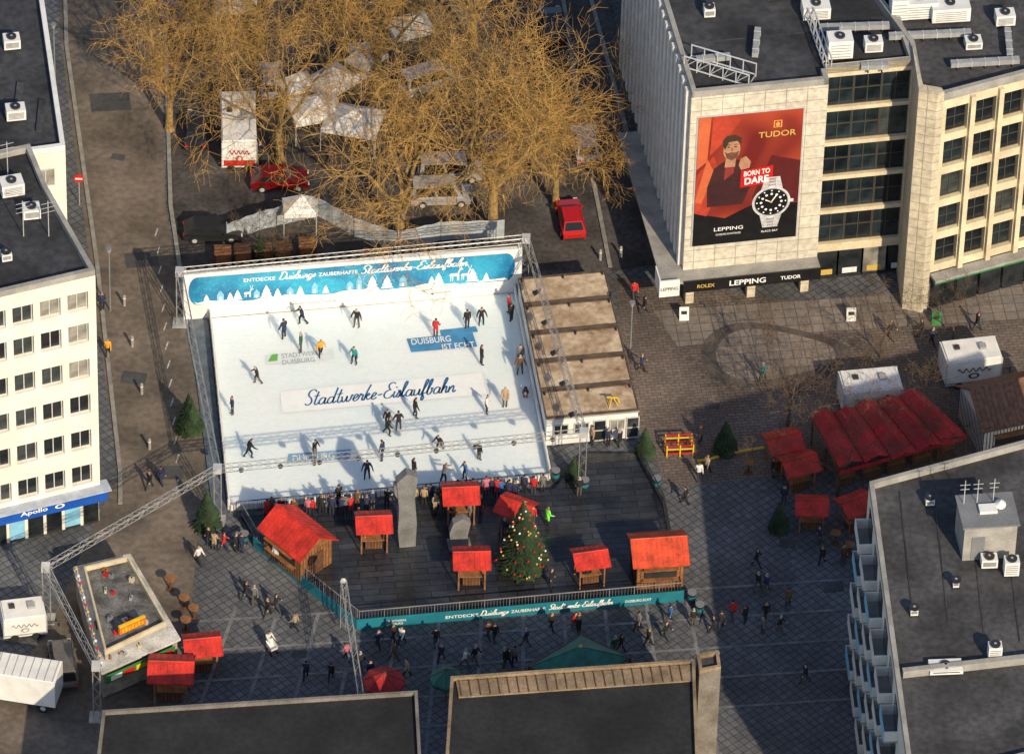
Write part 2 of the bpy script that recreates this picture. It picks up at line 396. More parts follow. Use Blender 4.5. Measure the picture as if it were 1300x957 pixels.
def inset_poly(pts,d):
    c=centre(pts); return [Vector((p[0],p[1],0))+(c-Vector((p[0],p[1],0))).normalized()*d for p in pts]
def parapet(mb,pts,z,h,t,mat):
    n=len(pts); c=centre(pts)
    for i in range(n):
        a=Vector((pts[i][0],pts[i][1],z)); b=Vector((pts[(i+1)%n][0],pts[(i+1)%n][1],z)); d=(b-a)
        nn=Vector((-d.y,d.x,0)).normalized()
        if nn.dot(c-Vector((a.x,a.y,0)))<0: nn=-nn
        mb.obox(a,d,nn*t,Z*(h+.004*i),mat)
def ac_unit(loc,rot,w=1.6,d=1.1,h=1.1,label='white rooftop ventilation unit with a fan on a flat roof'):
    mb=MB(); mb.box(0,0,.15+h/2,w,d,h,whitepaint)
    for i in range(5): mb.box(0,-d/2-.02,.35+i*(h-.3)/5,w*.8,.04,.06,steel)
    mb.tube((0,0,h+.15),(0,0,h+.28),.36,.36,14,darkm); mb.tube((0,0,h+.28),(0,0,h+.3),.1,.1,8,steel)
    for sx in(-1,1):
        for sy in(-1,1): mb.box(sx*w*.4,sy*d*.4,.075,.12,.12,.15,darkm)
    return solo(mb,'ventilation_unit',label,'ventilation unit',loc,rot,group='ventilation units on the roofs')
# ---- shop corner building with the big poster
H=20.0
C0=P(878,125,H); C1=P(1052,108,H); U=(C1-C0).normalized(); Yn=Z.cross(U)
BX=1166  # end of the glazed bay at roof level
E1r=P(BX,97,H)
T=thing('department_store','stone office and shop building with huge watch poster','building',(C0.x,C0.y,0))
back=P(800,-130,H)
LW=(C1-C0).length
core=MB(); core.prism([(p.x,p.y) for p in [C0+Yn*.5+U*.3,C1+Yn*.5,C1+Yn*1.7,E1r+Yn*1.7,E1r+Yn*42,back+U*.3]],4.2,H,greywall,tar)
core.prism([(p.x,p.y) for p in [C0+Yn*3+U*2.5,E1r+Yn*3,E1r+Yn*41,back+U*2.5]],0,4.19,darkm)
part(core,'wall',T,True)
rf=MB(); parapet(rf,[(p.x,p.y) for p in [C0+U*.02+Yn*.02,C1+Yn*.02,C1+Yn*1.2,E1r+Yn*1.2,E1r+Yn*42,back]],H+.01,.55,.35,concrete)
for k in range(7):
    a=C0+Yn*(6+k*5.5)+U*.6; rf.obox(Vector((a.x,a.y,H+.004)),U*15,Yn*.1,Z*.03,tar2)
part(rf,'roof',T,True)
bb=MB(); bb.obox(Vector((C0.x,C0.y,3.4)),U*LW,Yn*.5,Z*(H-3.4),stoneA)
part(bb,'stone_facade',T,True)
def onfac(px,py,out=0.0):
    d=RC@Vector(((px-CX)/F,-(py-CY)/F,-1)); o=C0-Yn*out; t=(o-CAM).dot(Yn)/d.dot(Yn); return CAM+d*t
q0=onfac(879,313,.12); q1=onfac(1010,300,.12); q2=onfac(1021,138,.12)
PO=q0; PU=U*((q1-q0).dot(U)); PV=Z*((q2.z-q1.z))
ps=MB(); ps.obox(PO-U*.12-Z*.12+Yn*.11,PU+U*.24,-Yn*.06,PV+Z*.24,alu); ps.obox(PO,PU,Yn*.03,PV,adm)
pdr=M('poster_dark_red',(.10,.012,.012),.5); por=M('poster_orange',(.58,.13,.05),.5,.1,.4); adr=M('poster_red',(.42,.05,.025),.5,.2,.3)
ps.flat([(0,0),(1,0),(1,.27),(.6,.30),(.3,.2),(0,.26)],PO,PU,PV,black,.015)
ps.flat([(0,.60),(.1,.66),(.12,1),(0,1)],PO,PU,PV,por,.013)
ps.flat([(.12,.7),(.3,.84),(.44,1),(.14,1)],PO,PU,PV,adr,.014)
ps.flat([(.55,.34),(1,.27),(1,.6),(.72,.66)],PO,PU,PV,pdr,.013)
ps.flat([(.0,.26),(.12,.23),(.26,.50),(.16,.70),(0,.55)],PO,PU,PV,adr,.018)
ps.flat([(.0,.35),(.06,.33),(.18,.56),(.10,.68)],PO,PU,PV,por,.020)
# man in a dark red suit
suit=M('poster_suit',(.05,.012,.014),.6,.3,.5); sk2=M('poster_skin',(.42,.22,.13),.6,.15,1.2)
ps.flat([(.12,.30),(.46,.30),(.54,.46),(.53,.57),(.46,.63),(.38,.655),(.27,.65),(.17,.60),(.11,.45)],PO,PU,PV,suit,.022)
ps.flat([(.27,.50),(.36,.55),(.37,.66),(.28,.66)],PO,PU,PV,M('poster_shirt',(.25,.03,.03),.6),.024)
ps.flat([(.27,.60),(.37,.60),(.38,.69),(.28,.69)],PO,PU,PV,sk2,.026)
ps.disc(.33,.735,.082,.082,PO,PU,PV,sk2,.030)
ps.flat([(.245,.77),(.24,.81),(.28,.845),(.36,.85),(.42,.82),(.42,.775),(.38,.80),(.30,.795),(.265,.74)],PO,PU,PV,M('poster_hair',(.05,.025,.014),.6),.034)
ps.flat([(.262,.725),(.29,.71),(.33,.715),(.37,.71),(.403,.725),(.385,.672),(.335,.652),(.285,.672)],PO,PU,PV,M('poster_beard',(.13,.065,.04),.6),.034)
ps.flat([(.43,.57),(.51,.58),(.52,.63),(.47,.675),(.42,.66),(.405,.61)],PO,PU,PV,sk2,.038)
ps.flat([(.325,.755),(.34,.755),(.348,.722),(.32,.722)],PO,PU,PV,M('poster_nose',(.33,.16,.1),.6),.036)
ps.flat([(.31,.702),(.355,.702),(.348,.695),(.318,.695)],PO,PU,PV,adr,.038)
for du in(.298,.366): ps.disc(du,.757,.013,.005,PO,PU,PV,black,.037,8); ps.flat([(du-.02,.772),(du+.02,.772),(du+.018,.777),(du-.018,.777)],PO,PU,PV,suit,.037)
ps.flat([(.43,.43),(.74,.45),(.74,.585),(.43,.565)],PO,PU,PV,redp,.042)
ps.text('BORN TO',PO+PU*.46+PV*.515,PU*.25+PV*.012,PV*.04,textw,0,.02,.05)
ps.text('DARE',PO+PU*.47+PV*.45,PU*.23+PV*.01,PV*.053,textw,0,.03,.05)
ps.text('TUDOR',PO+PU*.58+PV*.805,PU*.36,PV*.045,gold,0,.01,.04)
ps.flat([(.72,.875),(.80,.875),(.80,.93),(.72,.93)],PO,PU,PV,gold,.03); ps.flat([(.73,.88),(.79,.88),(.79,.925),(.73,.925)],PO,PU,PV,redp,.034)
ps.flat([(.745,.885),(.775,.885),(.78,.905),(.76,.92),(.74,.905)],PO,PU,PV,gold,.038)
wa=.74; wv=.295; silv=M('poster_silver',(.62,.62,.64),.4,.2,2); silv2=M('poster_silver_dark',(.33,.33,.36),.4,.2,2)
for k in range(9):
    for sgn in(1,-1):
        v=wv+sgn*(.100+k*.0115); hw=.105-.004*k
        for e0,e1,mm in((-1,-.36,silv),(-.34,.34,silv2 if k%2 else silv),(.36,1,silv)):
            ps.flat([(wa+hw*e0,v-.0052),(wa+hw*e1,v-.0052),(wa+hw*e1,v+.0045),(wa+hw*e0,v+.0045)],PO,PU,PV,mm,.044)
ps.disc(wa,wv,.185,.120,PO,PU,PV,silv,.046,28); ps.disc(wa,wv,.165,.107,PO,PU,PV,silv2,.048,28); ps.disc(wa,wv,.158,.102,PO,PU,PV,black,.050,28); ps.flat([(wa+.18,wv-.012),(wa+.215,wv-.012),(wa+.215,wv+.012),(wa+.18,wv+.012)],PO,PU,PV,silv,.047)
for k in range(12):
    t=k*pi/6; ps.disc(wa+.138*cos(t),wv+.089*sin(t),.008,.0055,PO,PU,PV,textw,.054,8); ps.disc(wa+.098*cos(t),wv+.063*sin(t),.013,.0085,PO,PU,PV,textw,.056,8)
ps.flat([(wa-.006,wv),(wa+.006,wv),(wa+.05,wv+.045),(wa+.04,wv+.05)],PO,PU,PV,textw,.058); ps.flat([(wa-.005,wv),(wa+.005,wv),(wa-.055,wv+.025),(wa-.06,wv+.015)],PO,PU,PV,textw,.058)
ps.disc(wa,wv,.012,.008,PO,PU,PV,gold,.06,8)
ps.text('LEPPING',PO+PU*.20+PV*.105,PU*.28,PV*.028,textw,0,.005,.05); ps.text('DUISBURG KUHSTRASSE',PO+PU*.22+PV*.07,PU*.24,PV*.014,textw,0,.0,.05)
ps.text('BLACK BAY',PO+PU*.66+PV*.06,PU*.16,PV*.016,textw,0,.0,.05)
part(ps,'poster',T,True,label='red and black watch advertising poster')
cn=MB(); cn.obox(Vector((C0.x,C0.y,3.505))-Yn*1.3-U*1.8,U*(LW+1.8),Yn*1.29,Z*.18,concrete)
cn.obox(Vector((C0.x,C0.y,3.5))-U*1.8,U*1.79,Yn*16,Z*.18,concrete); part(cn,'canopy',T,True)
sb=MB(); s0=Vector((C0.x,C0.y,2.72))-Yn*1.42-U*.2
sb.obox(s0,U*(LW+.2),Yn*.1,Z*1.05,black)
for body,a,w,h in(('ROLEX',.10,.13,.34),('LEPPING',.34,.27,.5),('TUDOR',.72,.15,.34)):
    sb.text(body,s0+U*(a*LW)+Z*(.52-h/2),U*(w*LW),Z*h,gold if body=='ROLEX' else textw,0,.02,.03)
part(sb,'shop_sign',T,True)
sb=MB(); sb.obox(Vector((C0.x,C0.y,2.5))-Yn*1.4-U*2.0,U*1.5,Yn*.15,Z*1.5,whitepaint); sb.obox(Vector((C0.x,C0.y,2.5))-Yn*1.2-U*1.98,U*.1,Yn*1.6,Z*1.5,whitepaint)
sb.text('LEPPING',Vector((C0.x,C0.y,3.1))-Yn*1.4-U*1.9,U*1.3,Z*.3,textd,0,.01,.02); part(sb,'projecting_sign',T,True)
for k in (0.4,LW*.5,LW-1.0):
    col=MB(); col.obox(Vector((C0.x,C0.y,0))+U*k+Yn*.4,U*.6,Yn*.6,Z*3.39,stoneP); part(col,'pillar',T,True)
for k in range(9):
    sh=MB(); o=Vector((C0.x,C0.y,.3))+U*(1.0+k*1.85)+Yn*1.6; sh.obox(o,U*1.7,Yn*.08,Z*2.6,pane); sh.obox(o-Z*.3,U*1.7,Yn*.12,Z*.28,darkm)
    sh.obox(o+U*.3+Z*.1+Yn*-.03,U*1.1,Yn*.02,Z*.5,gold if k%2 else whitepaint); part(sh,'shop_window',T,True)
US=(back-C0); LS=US.length; US.normalize(); NS=Vector((US.y,-US.x,0))
if NS.x>0: NS=-NS
sm=MB(); sm.obox(Vector((C0.x,C0.y,3.7))-NS*.3+US*.5,US*(LS-.5),NS*.2,Z*(H-3.7),pane2)
k=.6
while k<LS:
    sm.obox(Vector((C0.x,C0.y,3.7))+US*k-NS*.1,US*.55,NS*.38,Z*(H-3.5),slatm); k+=1.25
for zz in (7.2,10.6,14,17.4): sm.obox(Vector((C0.x,C0.y,zz))+US*.5-NS*.1,US*(LS-.6),NS*.12,Z*.8,greywall)
part(sm,'slatted_facade',T,True)
E0=C1+Yn*1.2; E1=E1r+Yn*1.2; LB=(E1-E0).length; UB=(E1-E0).normalized()
gb=MB(); rows=[3.7+3.25*i for i in range(5)]
facade_grid(gb,E0,UB,LB,3.0,H+.55,[(.2,LB-.2)],[(r+.05,r+2.95) for r in rows],.45,stoneB)
part(gb,'spandrel_facade',T,True)
wm=window_mesh((LB-.4)/3-.02,2.88,2,2,frame_dk,pane2); put_windows(T,E0,UB,[.2+i*(LB-.4)/3 for i in range(3)],[r+.06 for r in rows],wm,.35)
gl=MB(); gl.obox(Vector((E0.x,E0.y,0))+Yn*1.5,UB*LB,Yn*.1,Z*3,pane); part(gl,'shop_window',T,True)
G0=P(1190,131,H); G1=P(1420,70,H); UG=(G1-G0).normalized(); YG=Z.cross(UG); LG=(G1-G0).length
T2=thing('office_building','cream stone framed office building with dark window grid','building',(G0.x,G0.y,0))
pL=P(1166,126,H); pB=E1r+Yn*3+U*.02
c2=MB(); cpts=[pB,pL+Yn*.4+U*.3,G0+YG*.5,G1+YG*.5,G1+YG*40,pB+YG*36]
c2.prism([(p.x,p.y) for p in cpts],0,H,greywall,tar2); part(c2,'wall',T2,True)
r2=MB(); parapet(r2,[(p.x,p.y) for p in [pB,pL,G0,G1,G1+YG*40,pB+YG*36]],H+.012,.7,.35,concrete); part(r2,'roof',T2,True)
pp=MB(); pp.prism([(p.x,p.y) for p in [pL-U*.02-Yn*.02,G0-YG*.02-UG*.02,G0-YG*.02+UG*.5,G0+YG*.49+UG*.5,pL+Yn*.5+U*.4,pB+U*.02+Yn*-.5]],0,H+.9,stoneP); part(pp,'corner_pillar',T2,True)
g2=MB(); rows2=[4.4+3.1*i for i in range(5)]
cw=(LG-1.0)/6; ui=[(.8+i*cw,.8+(i+1)*cw-.5) for i in range(6)]
facade_grid(g2,G0,UG,LG,3.7,H,ui,[(r,r+2.4) for r in rows2],.45,stoneB)
for i in range(6):
    g2.obox(Vector((G0.x,G0.y,3.71))+UG*(.8+(i+1)*cw-.45)-YG*.35,UG*.38,YG*.345,Z*(H-3.75),stoneB)
part(g2,'stone_frame',T2,True)
wm2=window_mesh(cw-.54,2.35,2,2,frame_dk,pane2); put_windows(T2,G0,UG,[u[0]+.02 for u in ui],[r+.02 for r in rows2],wm2,.4)
s2=MB(); s2.obox(Vector((G0.x,G0.y,2.7))-YG*.4+UG*.8,UG*(LG-1),YG*.35,Z*.7,green); s2.obox(Vector((G0.x,G0.y,3.45))-YG*1.0+UG*.5,UG*(LG-1),YG*.95,Z*.2,concrete)
for k in range(9): s2.obox(Vector((G0.x,G0.y,.2))-YG*.06+UG*(.9+k*1.9),UG*1.7,YG*.05,Z*2.3,pane)
part(s2,'shop_front',T2,True)
for (x,y,w,d,h) in [(1065,70,1.8,1.3,1.6),(1108,64,1.3,.9,.9),(1165,18,2.6,1.6,1.4),(1205,22,2.8,1.6,1.2),(1035,20,2,1.4,1),(1215,-5,2,1.5,1.3),(1140,22,1.2,1.2,1.8),(1235,60,1.2,1,.6),(930,-10,1.8,1.2,1.4),(985,-5,1.4,1.2,1.8),(1275,30,1.4,1,.9),(900,20,.8,.8,.7)]:
    ac_unit(P(x,y,H+.02),radians(8),w,d,h)
random.seed(77)
for (x,y,l,rt) in [(1085,40,5,.1),(1180,50,6,.12),(960,60,3,1.5),(1250,85,5,.14),(1110,90,2,.1),(905,80,2.5,.2),(1280,60,3,1.6)]:
    mb=MB(); mb.box(0,0,.45,l,.45,.4,steel)
    for k in range(int(l)): mb.box(-l/2+.5+k,0,.12,.12,.5,.24,darkm); mb.box(-l/2+.5+k,0,.45,.08,.5,.45,alu)
    solo(mb,'air_duct','grey metal air duct lying along a dark flat roof','air duct',P(x,y,H+.02),rt,'air ducts on the roofs')
def ladder_frame(a,b,w,label):
    mb=MB(); a=Vector(a); b=Vector(b); d=b-a; n=Vector((-d.y,d.x,0)).normalized()*w; k=int(d.length/.9)
    for z in(.2,1.2):
        mb.tube(a+Z*z,b+Z*z,.06,.06,5,alu); mb.tube(a+n+Z*z,b+n+Z*z,.06,.06,5,alu)
    for i in range(k+1):
        p=a+d*i/k; mb.tube(p,p+Z*1.25,.05,.05,5,alu); mb.tube(p+n,p+n+Z*1.25,.05,.05,5,alu); mb.tube(p+Z*.2,p+n+Z*.2,.04,.04,5,alu)
        if i<k: mb.tube(p+Z*.2,p+d/k+Z*1.2,.035,.035,5,alu)
    L=Vector(a); mb.v=[(v[0]-L.x,v[1]-L.y,v[2]-L.z) for v in mb.v]
    solo(mb,'roof_rail_frame',label,'metal frame',L)
ladder_frame(P(868,88,H+.05),P(950,112,H+.05),1.4,'white metal lattice frame on dark flat roof')
ladder_frame(P(1025,28,H+.05),P(1048,92,H+.05),.4,'metal railing frame along dark flat roof')
# ---- left white building
HB=23.4
b0=P(-170,417,HB); b1=P(121,350,HB); b2=P(60,243,HB); b3=P(38,190,HB); b4=P(-170,235,HB)
TB=thing('white_office_building','white six storey building above a blue shop band','building',(b1.x,b1.y,0))
UL=(b1-b0); LL=UL.length; UL.normalize(); YL=Z.cross(UL)
w=MB(); w.prism([(p.x,p.y) for p in [b0+YL*.4,b1+YL*.4,b2,b3,b4]],0,HB,whitewall,tar)
rowsL=[4.3+3.3*i for i in range(6)]
def ul(px): return (P(px,417-(px+170)*67/291,HB)-b0).dot(UL)
colsL=[ul(x) for x in (-146,-111,-76,-41,-7,28,63,98)]
facade_grid(w,b0,UL,LL,3.8,HB+.02,[(c-.75,c+.75) for c in colsL],[(r,r+1.75) for r in rowsL[:5]]+[(rowsL[5]-.3,rowsL[5]+1.35)],.38,whitewall)
part(w,'wall',TB,True)
r=MB(); parapet(r,[(p.x,p.y) for p in [b0-YL*.01,b1-YL*.01,b2,b3,b4]],HB+.03,.5,.35,concrete)
part(r,'roof',TB,True)
wmL=window_mesh(1.46,1.7,2,1,framem,pane); put_windows(TB,b0,UL,[c-.73 for c in colsL],[q+.02 for q in rowsL[:5]]+[rowsL[5]-.28],wmL,.3)
s=MB(); so=Vector((b0.x,b0.y,2.7))-YL*.5
s.obox(so,UL*(LL+.4),YL*.9,Z*1.05,bluem); s.obox(so+Z*1.06-YL*.3,UL*(LL+.6),YL*1.2,Z*.12,M('pale_canopy',(.45,.5,.6),.5))
ta=ul(14); s.text('Apollo',so+UL*(ta)+Z*.3,UL*2.0,Z*.5,textw,0,.02,.03)
s.disc(0,0,.36,.2,so+UL*(ta+2.9)+Z*.55,UL,Z,textw,.03); s.disc(0,0,.2,.12,so+UL*(ta+2.9)+Z*.55,UL,Z,bluem,.036)
part(s,'shop_sign',TB,True)
for k in range(12):
    g=MB(); g.obox(Vector((b0.x,b0.y,.25))+UL*(.2+k*LL/12)+YL*.32,UL*(LL/12-.25),YL*.05,Z*2.4,skyblue if k%3==1 else pane); g.obox(Vector((b0.x,b0.y,.05))+UL*(.2+k*LL/12)+YL*.3,UL*(LL/12-.25),YL*.08,Z*.19,darkm); part(g,'shop_window',TB,True)
ac_unit(P(15,245,HB+.02),.3,1.6,1.2,1); ac_unit(P(40,275,HB+.02),.2,1.2,1,.8); ac_unit(P(8,330,HB+.02),.3,.7,.7,.6)
for (x,y) in [(30,300),(62,300),(10,225)]:
    mb=MB(); mb.tube((0,0,0),(0,0,3.2),.04,.03,6,alu)
    for q in(2.2,2.6,3): mb.tube((-.5,0,q),(.5,0,q),.02,.02,4,alu)
    solo(mb,'roof_aerial','thin metal television aerial on dark flat roof','aerial',P(x,y,HB),.4,group='aerials on the roof')
a0=P(-170,225,16); a1=P(83,192,16); a2=P(42,-90,16); a3=P(-170,-70,16)
TA=thing('corner_building','white rendered building with dark flat roof','building',(a1.x,a1.y,0))
w=MB(); w.prism([(p.x,p.y) for p in[a0,a1,a2,a3]],0,16,whitewall,tar); part(w,'wall',TA,True)
r=MB(); parapet(r,[(p.x,p.y) for p in[a0,a1,a2,a3]],16.01,.5,.35,whitepaint)
for k in range(5): q=P(-60+k*28,60+k*22,16.02); r.box(q.x,q.y,16.1,.5,3.5,.15,tar2)
part(r,'roof',TA,True)
UA=(a1-a0).normalized(); LA=(a1-a0).length
wmA=window_mesh(1.4,1.6,2,1,framem,pane); put_windows(TA,a0,UA,[LA-2.2-i*2.6 for i in range(4)],[4+3*i for i in range(4)],wmA,-.03)
ac_unit(P(20,150,16.02),.2,1.4,1,.9); ac_unit(P(15,60,16.02),.2,1.2,1,.8)
# ---- lower right building
HR=16
d0=P(1103,618,HR); d1b=P(1155,1000,HR); d2=P(1450,930,HR); d3=P(1450,525,HR)
TR=thing('apartment_building','white apartment building with balconies and dark roof','building',(d0.x,d0.y,0))
w=MB(); w.prism([(p.x,p.y) for p in[d0,d1b,d2,d3]],0,HR,whitewall,tar2); part(w,'wall',TR,True)
r=MB(); parapet(r,[(p.x,p.y) for p in[d0,d1b,d2,d3]],HR+.01,.5,.32,concrete)
q0=P(1137,862,HR); q1=P(1420,830,HR); dd=(q1-q0); nn=Vector((-dd.y,dd.x,0)).normalized()
r.obox(q0+U*.5+Z*.02,dd,nn*.4,Z*.6,concrete)
for k in range(4): q=P(1150+k*45,700+k*12,HR); r.box(q.x,q.y,HR+.03,.09,12,.04,tar,.05)
part(r,'roof',TR,True)
UR=(d0-d1b).normalized()
Nl=Vector((UR.y,-UR.x,0))
if Nl.x>0: Nl=-Nl
for k in range(6):
    for j in range(5):
        o=d0+(-UR)*(1.2+k*3.6); mb=MB(); o=Vector((o.x,o.y,1.2+j*3.0))
        mb.obox(o,-UR*2.6,Nl*.9,Z*.15,concrete); mb.obox(o+Nl*.9+Z*.151,-UR*2.6,Nl*.06,Z*.9,slatm if (j+k)%3 else skyblue)
        mb.obox(o+Z*.151,-UR*.08,Nl*.89,Z*.85,slatm); mb.obox(o+Z*.151-UR*2.52,-UR*.08,Nl*.89,Z*.85,slatm)
        mb.obox(o+Nl*.02+Z*.2-UR*.3,-UR*1.9,Nl*.04,Z*2.1,pane)
        part(mb,'balcony',TR,True)
pc=P(1250,690,HR); rh=MB(); rh.box(0,0,1.5,3.6,3,3,concrete); rh.box(0,0,3.06,3.9,3.3,.12,greywall); rh.box(-.8,-1.52,1.1,.9,.05,2.0,greywall); rh.box(0,0,3.2,1.2,.8,.3,whitepaint)
for k in(-1.5,-.6,.5):
    rh.tube((k,.8,3.1),(k,.8,5.2),.04,.03,6,alu); rh.tube((k-.35,.8,4.8),(k+.35,.8,4.8),.025,.025,4,alu); rh.tube((k-.3,.8,4.4),(k+.3,.8,4.4),.025,.025,4,alu)
rh.tube((.9,.3,3.3),(.9,.1,3.8),.4,.05,12,whitepaint)
solo(rh,'lift_housing','grey rooftop lift housing with aerials on flat roof','lift housing',pc,radians(8))
for (x,y,w_,d_,h_) in [(1283,728,1,.8,1.2),(1255,718,1.1,.8,.7),(1262,835,.9,.7,1.1),(1213,745,.4,.4,.5),(1200,850,2.2,1.2,.3),(1180,640,.6,.6,.5),(1160,780,.5,.5,.5)]: ac_unit(P(x,y,HR+.02),.1,w_,d_,h_,'small grey ventilation box on dark flat roof')
# ---- near buildings (roof edge at the bottom)
tanr=M('tan_roof_edge',(.30,.22,.14),.8,.3,.6)
def lowroof(pl,h,name,label,m1,m2,strip=0,par=None):
    pts=[P(x,y,h) for x,y in pl]; t=thing(name,label,'building',(pts[0].x,pts[0].y,0))
    w=MB(); w.prism([(p.x,p.y) for p in pts],0,h,m1,m2); part(w,'wall',t,True)
    r=MB(); parapet(r,[(p.x,p.y) for p in pts],h+.01,.3,.22,par or tanr)
    if strip:
        a,b=pts[0],pts[1]; dd=b-a; n_=Vector((dd.y,-dd.x,0)).normalized()*strip
        r.obox(a+dd*.02+n_*.2+Z*.012,dd*.96,n_*.9,Z*.12,tanr)
        for k in range(24): r.obox(a+dd*(.03+.94*k/24)+n_*.2+Z*.133,dd.normalized()*.07,n_*.88,Z*.06,wood_dk)
    part(r,'roof',t,True); return t
lowroof([(572,862),(882,840),(890,1050),(560,1050)],9,'shop_building','low building with tan roof edge and dark felt roof',darkwall,M('dark_roof_felt',(.018,.019,.022),.9,.4,.3),1.7)
lowroof([(884,834),(912,829),(915,850),(888,855)],9.3,'stair_tower','small flat roofed stair tower with brown parapet',darkwall,tar2)
lowroof([(130,905),(530,880),(540,1060),(110,1080)],8,'added_low_building','added long low building with dark flat roof, shading the square',darkwall,M('black_roof_felt',(.018,.019,.022),.9,.4,.3),0,darkwall)  # building added for a dark bottom strip and cast shadow on the square
# ------------------------------------------------ ICE RINK
i0=P(292,645,.15); i1=P(697,606,.15); i2=P(652,372,.15); i3=P(268,404,.15)
sheetm=MB(); sheetm.prism([(p.x,p.y) for p in(i0,i1,i2,i3)],-2.5,.15,icem,icem)
RK=thing('ice_rink','outdoor ice rink with white boards and printed logos','ice rink',(i0.x,i0.y,0))
part(sheetm,'ice',RK,True)
lg=MB()
def IC(x,y): return P(x,y,.16)
def iquad(a,b,c,d,m,z=.158): lg.poly([P(x,y,z) for x,y in(a,b,c,d)],m)
iwp=M('ice_white_patch',(.90,.925,.925),.4,.03)
iquad((358,524),(618,500),(612,473),(356,497),iwp)
O=IC(386,515); lg.script('Stadtwerke-Eislaufbahn',O,IC(582,497)-O,IC(385,496)-O,textb,.014,.085)
ib=M('ice_blue_print',(.06,.27,.52),.4,.12)
iquad((516,430),(600,422),(606,440),(522,447),ib); iquad((558,419),(604,414),(607,421),(560,426),ib,.161)
O=IC(523,438); lg.text('DUISBURG',O,IC(573,433.5)-O,IC(521.5,430.5)-O,textw,0,.01,.014)
O=IC(562,444); lg.text('IST ECHT',O,IC(603,440.5)-O,IC(560.5,437)-O,textw,0,.01,.014)
iquad((364,588),(445,582),(446,570),(366,576),M('ice_blue_faded',(.2,.42,.65),.4,.1)); O=IC(372,587); lg.text('DUISBURG',O,IC(425,583)-O,IC(371,578)-O,textw,0,.01,.014)
iquad((338,463),(424,455),(422,443),(337,451),M('ice_grey_patch',(.76,.82,.84),.4,.05))
gl_=M('ice_grey_letter',(.35,.42,.46),.5)
O=IC(358,455); lg.text('STADTWERKE',O,IC(410,450)-O,IC(357,449.5)-O,gl_,0,.0,.014)
O=IC(359,463); lg.text('DUISBURG',O,IC(400,459)-O,IC(358,457.5)-O,gl_,0,.0,.014)
iquad((340,459),(352,458),(353,449),(345,450),textgr,.162)
part(lg,'ice_print',RK,True)
def board(a,b,h,t,m,z=.0):
    bd=MB(); d=b-a; n=Vector((-d.y,d.x,0)).normalized()*t; bd.obox(Vector((a.x,a.y,z)),d,n,Z*h,m)
    k=int(d.length/2)
    for i in range(k+1): bd.obox(Vector((a.x,a.y,z))+d*(i/k)*.995+n,d.normalized()*.06,n*.5,Z*(h+.03),steel)
    part(bd,'board',RK,True)
board(i3,i0,1.0,-.12,whitepaint); board(i0,i1,.5,-.12,whitepaint); board(i1,i2,1.0,-.12,whitepaint)
bo=MB(); bpts=[P(240,408,0),P(264,406,0),P(288,652,0),P(270,652,0)]
bo.prism([(p.x,p.y) for p in bpts],.03,.12,M('wet_rubber_mat',(.12,.15,.18),.4,.25)); part(bo,'rubber_mat',RK,True)
k0=P(238,407,0); k1=P(657,374,0); ku=(k1-k0); kl=ku.length; kd=ku.normalized(); ky=Z.cross(kd)
BN=thing('rink_banner_wall','white back wall carrying long blue winter banner','banner wall',k0)
wl=MB(); wl.obox(k0+ky*.1,ku,ky*.35,Z*4.35,whitepaint); wl.obox(k0+ky*.02-kd*.25,kd*.25,ky*.6,Z*4.5,whitepaint); wl.obox(k1+ky*.02,kd*.25,ky*.6,Z*4.5,whitepaint); part(wl,'wall',BN,True)
bn=MB(); BO=k0+ky*.06+Z*1.35; BU=ku; BV=Z*2.75
pts=[]
for i in range(9): t=pi/2+pi*i/8; pts.append((.03+.028*cos(t)*.9,.5+.48*sin(t)))
for i in range(9): t=-pi/2+pi*i/8; pts.append((.965+.028*cos(t)*.9,.5+.48*sin(t)))
bn.flat(pts,BO,BU,BV,bannerm,0.02)
random.seed(4)
hill=[(.02,.14)]+[(.03+.93*i/30,.09+.05*sin(i*.9)+.03*sin(i*2.3)) for i in range(31)]+[(.97,.06),(.03,.04)]
bn.flat(hill,BO,BU,BV,textw,.034)
def fir(u,v,h):
    w_=h*.045
    for q in range(3): bn.flat([(u-w_*(1-.22*q),v+h*.25*q),(u+w_*(1-.22*q),v+h*.25*q),(u,v+h*(.5+.25*q))],BO,BU,BV,textw,.04+.002*q)
for u in (.06,.13,.155,.235,.27,.34,.42,.56,.60,.735,.76,.86,.90): fir(u+random.uniform(-.004,.004),.10,random.uniform(.25,.5))
def house(u,v,w_,h): bn.flat([(u,v),(u+w_,v),(u+w_,v+h*.6),(u+w_/2,v+h),(u,v+h*.6)],BO,BU,BV,skyblue,.038); bn.flat([(u+w_*.35,v),(u+w_*.65,v),(u+w_*.65,v+h*.35),(u+w_*.35,v+h*.35)],BO,BU,BV,textw,.044)
for u,w_,h in((.30,.02,.3),(.375,.018,.4),(.48,.02,.35),(.51,.016,.55),(.64,.022,.4),(.09,.02,.35),(.20,.018,.3)): house(u,.12,w_,h)
def deer(u,v,sc):
    W=lambda l: bn.flat([(u+a*sc*.115,v+b*sc) for a,b in l],BO,BU,BV,textw,.042)
    W([(0,.45),(.1,.62),(.5,.62),(.6,.72),(.62,.4),(.1,.38)]); W([(.5,.6),(.6,.62),(.72,.92),(.62,.95)]); W([(.6,.9),(.85,.86),(.82,.98),(.66,1.02)])
    for a in(.08,.2,.48,.56): W([(a,.4),(a+.06,.4),(a+.05,0),(a+.01,0)])
    W([(.64,1),(.67,1),(.58,1.4),(.54,1.38)]); W([(.70,1),(.73,1),(.82,1.38),(.78,1.4)])
deer(.79,.16,.44); deer(.825,.18,.36); deer(.17,.16,.3)
for i in range(24):
    t=2*pi*i/24; bn.disc(.55+.02*cos(t),.45+.2*sin(t),.0012,.012,BO,BU,BV,textw,.04,6)
random.seed(9)
